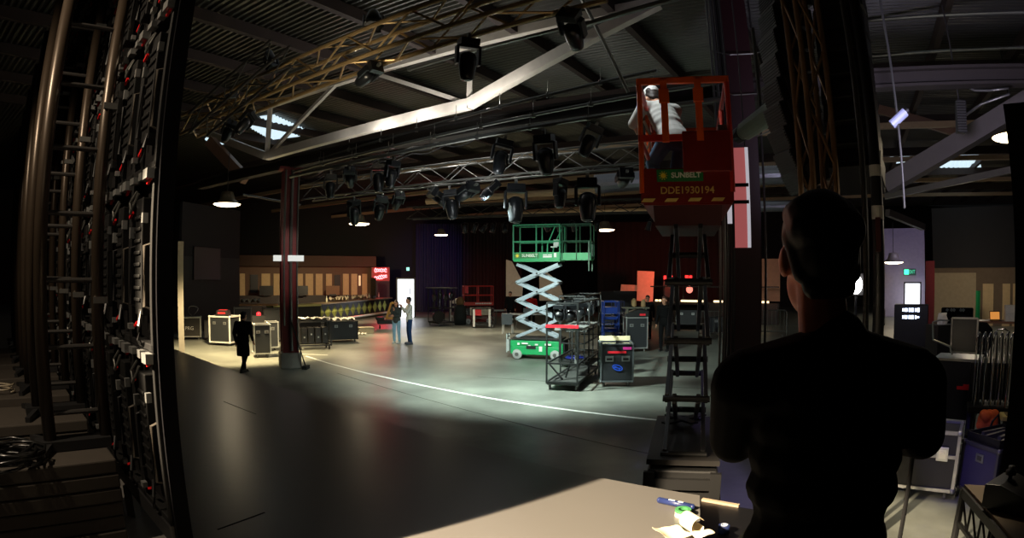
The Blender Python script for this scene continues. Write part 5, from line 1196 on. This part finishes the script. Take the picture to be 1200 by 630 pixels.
# lit electronics rack
q = D(1068, 366, 19); q.z = 0; k = 19 / FPX; t = thing('lit_rack', 'black electronics rack with rows of bright white-blue lights', 'electronic unit', q, face(q)); b = MB(); b.box((0, .2, .85), (40 * k, .5, 1.7)); b.build('cabinet', BLK2, t, bevel=.02)
GL = emit('console_white', (205, 220, 255), 4)
for r_, z_ in enumerate((D(1068, 363.5, 18.7).z, D(1068, 372, 18.7).z)):
    for j, (x, w_, h_) in enumerate(((-.26, .05, .09), (-.17, .09, .1), (-.06, .05, .11), (.03, .09, .11), (.14, .05, .1), (.22, .07, .12) if r_ == 0 else (.2, .1, .05))):
        b = MB(); b.box((x, -.06, z_), (w_, .02, h_)); b.build('indicator_light', GL, t)
# dark seats, table and boxes in the far right
q = D(1122, 362, 27); q.z = 0; k = 27 / FPX; t = thing('dark_sofa', 'long dark sofa back before the beige wall', 'sofa', q, face(q)); b = MB(); b.box((0, .3, .65), (38 * k, .25, 1.1)); b.build('backrest', CLOTHB, t, bevel=.06); b = MB(); b.box((0, -.1, .26), (38 * k, .8, .5)); b.build('seat', CLOTHB, t, bevel=.05); b = MB(); [b.box((x * k, .16, 1.1), (3 * k, .02, .12), rot=(0, .6, 0)) for x in (-12, -7, -4, 4, 7)]; b.build('pale_pattern', mat('pale_pattern', (120, 130, 128), .8), t)
for i, (px, d, lab) in enumerate(((1128, 21, 'dark round-backed chair left of the far brown table'), (1149, 18, 'dark round-backed chair in front of the far brown table'))):
    q = D(px, 372, d); q.z = 0; t = thing('dark_chair', lab, 'chair', q, face(q)); b = MB(); b.loft([(0, 0, .5, .3, .1), (0, 0, .8, .42, .14), (0, .02, 1.1, .38, .12), (0, .03, 1.28, .2, .08)]); b.build('backrest', CLOTHB, t, smooth=True); b = MB(); b.box((0, -.25, .46), (.6, .55, .12)); b.build('seat', CLOTHB, t, bevel=.04); b = MB(); b.bar((0, -.2, .05), (0, -.2, .42), .04); b.lathe([(.3, .0), (.28, .05)], 12); b.build('pedestal', BLK, t)
q = D(1172, 375, 22); q.z = 0; k = 22 / FPX; t = thing('brown_table', 'brown wooden table with papers near the far right wall', 'table', q, face(q)); b = MB(); b.box((0, 0, 1.02), (52 * k, .9, .07)); b.build('tabletop', mat('table_brown', (130, 84, 50), .5), t)
for sx in (-1, 1):
    for sy in (-1, 1): b = MB(); b.box((sx * 23 * k, sy * .38, .5), (.07, .07, 1.0)); b.build('leg', DWOOD, t)
tb = q
for dx, w_, h_, m_, lab in ((14, .38, .3, PAPER, 'white carton on the brown table, upper of two'),):
    pass
pq = D(1184, 372, 21.8)
for j, lab in enumerate(('lower white carton on the far brown table', 'upper white carton stacked on the far brown table')):
    b = MB(); b.box((0, 0, .13), (.42, .34, .26)); o = b.build('white_carton', PAPER, None, bevel=.01); o.location = (pq.x, pq.y, 1.057 + .262 * j); o.rotation_euler = (0, 0, face(pq, 10)); tag(o, lab, 'box')
pq = D(1167, 370, 21.7); t = thing('laptop', 'small laptop with an orange screen on the far brown table', 'laptop', (pq.x, pq.y, 1.058), face(pq, 15)); b = MB(); b.box((0, 0, .012), (.4, .28, .024)); b.build('base', BLK, t); b = MB(); b.box((0, .15, .17), (.4, .02, .3), rot=(-.25, 0, 0)); sc_ = b.build('lid', BLK, t); b = MB(); b.box((0, .137, .17), (.35, .008, .25), rot=(-.25, 0, 0)); b.build('screen', emit('orange_screen', (230, 150, 70), .7), t)
q = D(1104, 374, 16); t = thing('paper_bag', 'crumpled white paper bag among dark gear at far right', 'bag', (q.x, q.y, q.z - .12), 0); b = MB(); b.loft([(0, 0, 0, .15, .1), (.02, 0, .1, .17, .12), (0, 0, .22, .13, .1), (.03, 0, .28, .15, .05)], 9); b.build('bag', PAPER, t); b = MB(); b.box((0, 0, -(q.z - .12) / 2), (.7, .5, q.z - .12)); b.build('dark_stand', BLK, t)
# control desk cabinet with an open screen lid
q = D(1121, 424, 9.1); zt = q.z; q.z = 0; k = 9.1 / FPX
t = thing('control_cabinet', 'dark control cabinet with red tape and pale top edge at the right', 'cabinet', q + V((.2, .2, 0)), face(q, -8)); Wc = 54 * k
b = MB(); b.box((0, .25, (zt + .5) / 2), (Wc, .6, zt - .5)); b.build('cabinet_body', mat('cabinet_navy', (34, 34, 46), .5), t, bevel=.01); b = MB(); b.box((0, .25, zt + .0), (Wc + .03, .64, .035)); b.build('pale_top_edge', ALU, t); b = MB(); b.box((.16, -.06, zt - .4), (.26, .01, .05)); b.box((.2, -.06, zt - .365), (.14, .01, .04)); b.build('red_tape', REDTAPE, t)
b = MB(); [b.box((sx * (Wc / 2 - .05), .25 + sy * .22, .25), (.05, .05, .5)) for sx in (-1, 1) for sy in (-1, 1)]; b.build('leg_frame', BLK, t)
t2 = thing('flip_screen', 'square dark screen in a silver frame on the control cabinet', 'screen', (t.location.x, t.location.y, zt + .02), t.rotation_euler.z); hs = .50; ws = .42
b = MB(); b.box((.06, .25, .06 + hs / 2), (ws, .03, hs)); b.build('screen', mat('dim_screen', (34, 42, 48), .2), t2); b = MB(); [b.box((.06 + s * ws / 2, .24, .06 + hs / 2), (.025, .05, hs)) for s in (-1, 1)]; [b.box((.06, .24, .06 + z), (ws, .05, .025)) for z in (0, hs)]; b.build('silver_frame', ALU, t2)
b = MB(); b.tube([(-.12, .22, .02), (-.16, .2, .14), (-.42, .1, .24), (-.44, .1, .5)], .016); b.tube([(-.44, .1, .5), (-.34, .16, .53), (-.2, .25, .52)], .012); b.build('support_arm', ALU, t2)
# bundle of chrome tubes
q = D(1163, 432, 8.6); k = 8.6 / FPX; zb_, zt = D(1163, 474, 8.6).z, D(1163, 392, 8.6).z
t = thing('tube_stack', 'stack of upright shiny chrome tube frames at the right', 'tube stack', (q.x, q.y, 0), face(q, 6))
for i in range(7):
    x = -.25 + .082 * i; b = MB(); b.tube([(x, 0, zb_), (x - .0, 0, zt - .05), (x + .02, 0, zt), (x + .05, .1, zt + .02), (x + .07, .2, zt), (x + .075, .22, zb_)], .012, 8); b.build('chrome_frame', CHROME, t, smooth=True)
for i in range(5):
    x = -.22 + .11 * i; b = MB(); b.bar((x, -.08, zb_ - .02), (x + .01, -.08, zt - .3), .012, 8); b.build('chrome_tube', CHROME, t)
b = MB(); b.box((0, .08, zb_ - .06), (.62, .4, .08)); b.box((0, .3, (zb_ + zt) / 2 - .2), (.6, .03, .5)); b.build('tray', BLK, t); b = MB(); [b.box((sx * .28, .08 + sy * .15, zb_ / 2 - .05), (.04, .04, zb_ - .1)) for sx in (-1, 1) for sy in (-1, 1)]; b.build('stand_frame', mat('violet_metal', (70, 66, 130), .4, .4), t)
b = MB(); b.tube([(.0, .1, zt + .0), (.06, .1, zt + .06), (.16, .1, zt + .07), (.24, .1, zt + .02)], .012); b.build('chrome_hoop', CHROME, t, smooth=True)
# table below with vest, yellow tray
q = D(1163, 508, 8.15); zt = q.z; t = thing('side_table', 'dark side table under the chrome tubes holding orange and yellow things', 'table', (q.x, q.y, 0), face(q)); b = MB(); b.box((.1, .02, zt - .03), (.95, .34, .05)); b.build('tabletop', BLK, t); [MB().bar((.1 + sx * .4, .02 + sy * .14, 0), (.1 + sx * .4, .02 + sy * .14, zt - .05), .02).build('leg', DSTEEL, t) for sx in (-1, 1) for sy in (-1, 1)]
b = MB(); rnd = random.Random(3)
for i in range(16): b.ell((rnd.uniform(-.11, .11), rnd.uniform(-.06, .06), .05 + rnd.uniform(0, .22)), (.07, .055, .075))
vt = thing('orange_vest', 'crumpled orange vest on the dark side table', 'vest', (q.x - .1, q.y, zt + .004), face(q)); remesh(b, 'fabric', mat('orange_fabric', (235, 105, 45), .8), vt, .012); b = MB(); b.tube([(.0, -.11, .02), (.05, -.12, .2), (.12, -.08, .28), (.16, -.05, .1)], .018); b.build('dark_strap', BLK, vt)
P2 = D(1190, 488, 8.12); b = MB(); b.prism([(-.22, 0), (.22, 0), (.2, .06), (-.2, .06)], -.14, .14, 'xz'); yt = thing('yellow_tray', 'pale yellow tray lying tilted beside the orange vest', 'tray', (P2.x, P2.y, P2.z - .03), face(P2, 12)); b.build('tray_body', mat('pale_yellow', (226, 206, 130), .6), yt, bevel=.01); b = MB(); b.box((0, 0, .064), (.3, .18, .01)); b.build('dark_inlay', mat('inlay_brown', (120, 100, 60), .6), yt); b = MB(); b.box((0, .0, -(P2.z - .03 - zt) / 2), (.3, .2, P2.z - .03 - zt)); b.build('support_block', BLK, yt)
P2 = D(1168, 512, 8.02); b = MB(); b.ell((0, 0, .05), (.05, .05, .05)); o = b.build('blue_ball', mat('bright_blue', (40, 90, 235), .5), None, smooth=True); o.location = (P2.x + .05, P2.y, zt + .002); tag(o, 'small bright blue cap on the dark side table', 'cap')
# big flight case behind the person, on the hall floor
t, k = fc('large black flight case with silver corner and latch, right of the foreground person', 1073, 583, 90, 79, .55, -5, latches=0, lid=.28, edge=mat('case_edge_soft', (150, 152, 150), .4, .6), er=.02, body=mat('case_black', (36, 38, 38), .55))
H = 84 * k; W = 90 * k
b = MB(); b.box((W * .30, -.295, H - .3), (.15, .012, .17)); la = t; lo = b.build('latch_dish', DISH, t, bevel=.01); b = MB(); b.box((W * .30, -.305, H - .3), (.09, .012, .1)); b.lathe([(.03, 0), (.03, .012)], 12, Matrix.Translation((W * .30, -.313, H - .3)) @ Matrix.Rotation(PI / 2, 4, 'X')); b.build('latch_key', ALU, lo)
# violet-lit case
q = G(1137, 592); k = hd(q) / FPX; pv = q + V((.43, .06, 0))
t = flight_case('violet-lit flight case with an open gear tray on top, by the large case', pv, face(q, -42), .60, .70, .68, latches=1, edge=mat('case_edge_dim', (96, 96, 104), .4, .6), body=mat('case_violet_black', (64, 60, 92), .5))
gt = thing('gear_tray', 'dark tray of tools lying on the violet-lit case', 'tray', (pv.x, pv.y, .70), face(q, -42)); b = MB(); b.box((0, 0, .02), (.56, .66, .03)); [b.box((s * .27, 0, .06), (.02, .66, .08)) for s in (-1, 1)]; [b.box((0, s * .32, .06), (.56, .02, .08)) for s in (-1, 1)]; b.build('tray_body', BLK, gt); b = MB(); [b.box((-.18 + .12 * i, .05 * (-1) ** i, .06), (.05, .4, .05), rot=(0, 0, .1 * i)) for i in range(4)]; b.build('tools', ALUD, gt)
# tan riser at the lower right edge
zr = .75; a_, b_, c_ = G(1130, 567, zr), G(1240, 572, zr), G(1196, 640, zr); d2 = b_ + (c_ - a_)
t = thing('stage_riser', 'tan-topped stage riser with black truss legs in the lower right corner', 'riser', (0, 0, 0)); b = MB(); b.prism([tuple(p[:2]) for p in (a_, b_, d2, c_)], zr - .03, zr, 'xy'); b.build('deck_board', mat('tan_board', (104, 88, 66), .7), t)
b = MB(); [b.beam(p + V((0, 0, -.07)), q_ + V((0, 0, -.07)), .05, .08) for p, q_ in ((a_, b_), (a_, c_), (c_, d2), (b_, d2))]; b.build('edge_frame', BLK, t)
for p in (a_, b_, c_, d2): b = MB(); b.bar((p.x, p.y, 0), (p.x, p.y, zr - .05), .035, 8); b.build('leg', BLK, t)
la_ = (c_ - a_)
for i in range(5): b = MB(); p = a_ + la_ * (i / 5); q_ = a_ + la_ * ((i + 1) / 5); b.bar((p.x, p.y, zr - .09), (q_.x, q_.y, zr - .36), .012, 6); b.bar((q_.x, q_.y, zr - .36), (q_.x, q_.y, zr - .09), .012, 6); b.build('lattice', BLK, t)
b = MB(); b.beam((a_.x, a_.y, zr - .36), (c_.x, c_.y, zr - .36), .035, .035); b.build('lower_chord', BLK, t)
q = G(1192, 602, zr); t = thing('floor_monitor', 'black wedge monitor with a knob on the tan riser', 'speaker', q + V((.1, .12, 0)), face(q, -20)); b = MB(); b.prism([(-.25, 0), (.3, 0), (.3, .12), (-.1, .22), (-.25, .2)], -.2, .2, 'xz'); b.build('cabinet', BLK2, t, bevel=.01); b = MB(); b.lathe([(.02, .2), (.02, .25), (.05, .26), (.05, .29), (.03, .3), (.03, .33)], 12, Matrix.Translation((-.1, 0, 0))); b.build('knob', BLK, t, smooth=True)
# thin stand pole in front of the large case
q = D(1066, 560, 4.6); t = thing('thin_stand', 'thin black stand pole in front of the large flight case', 'stand', (q.x, q.y, 0), 0); b = MB(); b.bar((0, 0, .02), (0, 0, 1.5), .018, 8); b.build('pole', BLK, t); [MB().bar((0, 0, .3), (.3 * math.cos(a), .3 * math.sin(a), .01), .012, 6).build('leg', BLK, t) for a in (0, 2.1, 4.2)]
# black drape at the right edge
vpanel('side_drape', 'black drape hanging at the right edge of the photo', 1218, 6.2, 56, 186, 700, DRAPE, 'drape', th=.12).location.z = 0
# ================================================================== SMALL THINGS ON THE DECK CORNER
q = G(797, 596, DZ); t = thing('marker_pen', 'stubby dark blue bar-shaped tool lying at the deck corner', 'tool', q, 0); a_, b_ = G(773, 589, DZ), G(811, 597, DZ); rz = math.atan2((b_ - a_).y, (b_ - a_).x); L = (b_ - a_).length; t.location = (a_ + b_) / 2; t.rotation_euler = (0, 0, rz)
b = MB(); b.cap((-L / 2, 0, .022), (L / 2, 0, .022), .022, .022, 14); b.build('tool_body', mat('navy_plastic', (34, 46, 92), .4), t, smooth=True); b = MB(); b.box((-.03, -.005, .044), (.05, .014, .004)); b.box((.04, -.005, .044), (.04, .014, .004)); b.build('pale_marking', mat('pale_marking', (190, 200, 205), .5), t)
q = G(798, 601, DZ); t = thing('tape_roll', 'roll of green and white tape beside the dark blue tool', 'tape', q + V((0, -.045, 0)), 0); b = MB(); b.lathe([(.032, 0), (.055, 0), (.055, .03), (.032, .03), (.032, 0)], 24); b.build('white_tape', mat('tape_white', (214, 214, 196), .5), t); b = MB(); b.lathe([(.032, .03), (.055, .03), (.055, .05), (.032, .05), (.032, .03)], 24); b.build('green_tape', mat('tape_green', (70, 140, 84), .5), t)
q = G(800, 626, DZ); t = thing('crumpled_bag', 'crumpled cream paper wrapping on the deck corner', 'paper', q + V((-.02, 0, 0)), .3); CRM = mat('cream_paper', (226, 214, 186), .8)
def sheetlet(pts, nm):
    b = MB(); N = len(pts); b.add([p for r in pts for p in r], [(i * len(pts[0]) + j, (i + 1) * len(pts[0]) + j, (i + 1) * len(pts[0]) + j + 1, i * len(pts[0]) + j + 1) for i in range(N - 1) for j in range(len(pts[0]) - 1)]); o = b.build(nm, CRM, t, smooth=True); md = o.modifiers.new('s', 'SOLIDIFY'); md.thickness = .004; md = o.modifiers.new('u', 'SUBSURF'); md.levels = 1; md.render_levels = 2
sheetlet([[(-.16 + .05 * i, -.1 + .05 * j, .012 + .02 * abs(math.sin(i * 1.3 + j * 2.1)) + (.03 if i == 0 else 0)) for j in range(5)] for i in range(5)], 'flat_sheet')
sheetlet([[(.09 + .055 * math.cos(a) , -.07 + .05 * j, .065 + .06 * math.sin(a)) for j in range(4)] for a in [k * 2 * PI / 10 + .4 for k in range(10)]], 'rolled_cuff')
sheetlet([[(.02 + .05 * i, -.16 + .05 * j, .02 + .025 * abs(math.sin(i * 2.3 + j))) for j in range(3)] for i in range(4)], 'torn_flap')
# black stair unit right of the deck corner
zs = .86; a_, b_ = G(823, 585.5, zs), G(866, 593, zs); dd_ = (b_ - a_); nn = V((-dd_.y, dd_.x, 0)).normalized(); nn = nn if nn.y < 0 else -nn
t = thing('stage_steps', 'black step unit with a pale nosing right of the deck corner', 'steps', (0, 0, 0)); qd = [a_, b_ + dd_ * .6, b_ + dd_ * .6 + nn * .62, a_ + nn * .62]
b = MB(); b.prism([tuple(p[:2]) for p in qd], .02, zs - .004, 'xy'); b.build('step_body', BLK2, t); b = MB(); b.beam(a_ + V((0, 0, .004)), b_ + V((0, 0, .004)), .035, .02); b.build('pale_nosing', mat('pale_nosing', (170, 150, 126), .6), t)
q = G(848, 624, zs); t = thing('tape_roll', 'dark blue roll standing on the black step unit', 'tape', q, 0); b = MB(); b.lathe([(.024, 0), (.04, 0), (.042, .03), (.04, .06), (.024, .06), (.024, 0)], 20); b.build('blue_tape', mat('tape_navy', (36, 46, 86), .35), t, smooth=True); b = MB(); b.lathe([(.02, .0), (.025, .0), (.025, .064), (.02, .064), (.02, 0)], 20); b.build('pale_core', mat('pale_core', (170, 180, 196), .4), t)
# hanging cables in front of the wall, hall cables on the girder
b = MB(); 
for j in range(3):
    P_, Q_ = D(352, 206 + 2 * j, 17.2), D(560, 152 + 3 * j, 14.0); pts = []
    for i in range(26):
        f = i / 25; p = P_.lerp(Q_, f); p.z -= .12 * abs(math.sin(f * PI * 6)) + .03 * j; pts.append(p)
    o = MB(); o.tube(pts, .018, 5); tag(o.build('power_cable', BLK if j else ALUD, None), 'black cable swagged along the girder pipes, %s one' % ('upper pale', 'middle', 'lower')[j], 'cable')
# ================================================================== LIGHT
light('SPOT', 'floor_wash', (-.5, 12.4, 4.2), 3000, (.84, 1.0, .90), (.3, 15.0, 0), .1, 122, .7)
for (px, py), d, lab, s in LAMPS:
    p = D(px, py + 6, d); far = d > 25
    light('POINT', 'bay_light', (p.x, p.y, p.z - .35), 22 if not far else 40, (1, .82, .55), None, .3)
light('SPOT', 'bar_front_fill', tuple(D(396, 300, 30)), 1500, (1, .76, .44), D(396, 352, 36), .3, 100, .8)  # extra warm spot, added to brighten the bar front
light('SPOT', 'column_fill', (-4.2, 12.0, 5.0), 260, (1, .85, .75), CL + V((0, 0, 2.8)), .1, 26, .8)  # added spot without a fixture, lifts the red of the left column
light('SPOT', 'truss_warm_fill', (-2.2, 6.6, 4.2), 130, (1, .85, .6), (-3.2, 8.2, 5.8), .1, 120, .9)  # added warm spot, brightens the chords of the near truss
light('SPOT', 'wall_glint_fill', (-.5, .7, 3.5), 9, (1, .82, .62), (-2.6, 3.3, 2.6), .05, 80, .8)  # added lamp beside the camera, gives the panel backs their glints
light('SPOT', 'left_floor_light', tuple(D(276, 250, 18.6)), 5200, (1, .75, .40), G(276, 414), .3, 82, .5)
light('SPOT', 'left_floor_light', tuple(D(548, 262, 27)), 1500, (1, .84, .6), G(540, 393), .3, 110, .7)  # added warm fill over the far middle of the floor
light('SPOT', 'left_floor_light', tuple(D(412, 272, 26)), 1300, (1, .76, .42), G(405, 398), .3, 95, .7)
light('POINT', 'neon_spill', tuple(D(447, 321, 38)), 110, (1, .06, .08), None, .4)
light('AREA', 'door_spill', tuple(D(476, 345, 36.4)), 15, (.9, .95, 1), G(470, 420), 2)
light('SPOT', 'blue_wash', tuple(D(505, 270, 34)), 500, (.16, .10, 1), D(505, 310, 42), .3, 50, .9)
light('SPOT', 'red_wash', tuple(D(580, 335, 36)), 160, (1, .05, .04), D(572, 352, 41), .3, 90, .9)
light('SPOT', 'red_wash', tuple(D(790, 318, 33)), 400, (1, .12, .06), D(770, 335, 41), .3, 100, .9)
light('SPOT', 'rose_wash', tuple(D(890, 330, 28)), 110, (1, .5, .32), D(896, 335, 34), .3, 60, .9)
light('SPOT', 'orange_wash', tuple(D(752, 345, 32)), 70, (1, .55, .42), D(752, 334, 36), .3, 40, .7)
light('SPOT', 'panel_wash', tuple(D(612, 325, 31)), 110, (1, .85, .7), D(622, 328, 36), .3, 60, .7)
light('SPOT', 'violet_wash', tuple(D(1070, 290, 34)), 160, (.5, .45, 1), D(1066, 300, 39), .3, 100, .9)
light('POINT', 'far_right_light', tuple(D(1140, 316, 29)), 110, (1, .82, .6), None, .3)
light('SPOT', 'roof_violet', tuple(D(1090, 150, 6.5)), 420, (.76, .70, 1.0), D(1110, 60, 12), .3, 130, .9)
light('SPOT', 'case_violet', tuple(D(1010, 330, 4.4) + V((0, 0, .6))), 190, (.36, .28, 1), G(1140, 566), .1, 20, .6)
light('SPOT', 'floor_violet', (2.55, 4.1, 3.6), 300, (.5, .38, 1), G(862, 556), .1, 34, .5)
light('POINT', 'right_gear_light', tuple(D(1150, 340, 7.0) + V((.3, 0, .8))), 20, (1, .85, .65), None, .15)
light('SPOT', 'right_floor_warm', tuple(D(1085, 300, 7.3) + V((0, 0, 1.8))), 420, (1, .82, .58), G(1066, 640), .1, 40, .5)
for f, dz, w_ in ((.0, -.5, 5), (.5, -.45, 5), (.68, -.45, 50), (.84, -.45, 50), (1.0, -.45, 34)):
    p = Nn[1].lerp(Nn[2], f) - B * .4 + V((0, 0, dz)); light('POINT', 'chord_light', tuple(p), w_, (1, .95, .9), None, .05)
for f in (.16, .3): p = Nn[2].lerp(Nn[3], f) - B * .4 + V((0, 0, -.45)); light('POINT', 'chord_light', tuple(p), 40.0 - 100 * f, (1, .95, .9), None, .05)
light('SPOT', 'roof_bounce', (-1.5, 12.5, 3.4), 60, (.95, .97, .95), (-.5, 12.0, 8), .6, 150, .9)
light('SPOT', 'truss_light', tuple(D(560, 235, 10.5)), 80, (.9, .97, 1), D(560, 195, 14), .2, 110, .9)
light('SPOT', 'lift_light', tuple(rl + V((-.9, -.1, 5.6))), 100, (.95, 1, 1), rl + V((0, .1, 3.6)), .08, 50, .5)
light('SPOT', 'neck_rim', (.15, 2.3, 3.0), 3, (1, .35, .22), (.6, 1.15, 2.58), .05, 20, .5)
light('SPOT', 'wall_back_light', (-3.6, .9, 5.4), 520, (1, .80, .58), (-3.0, 3.0, 2.0), .06, 90, .6)
light('SPOT', 'deck_light', (-5.5, -.6, 5.9), 23000, (1, .79, .54), V((.42, 3.0, 1.0)), .06, 19, .3)
light('AREA', 'hall_ambient', (2, 16, 7.4), 60, (.85, .95, 1), (2, 16, 0), 14)
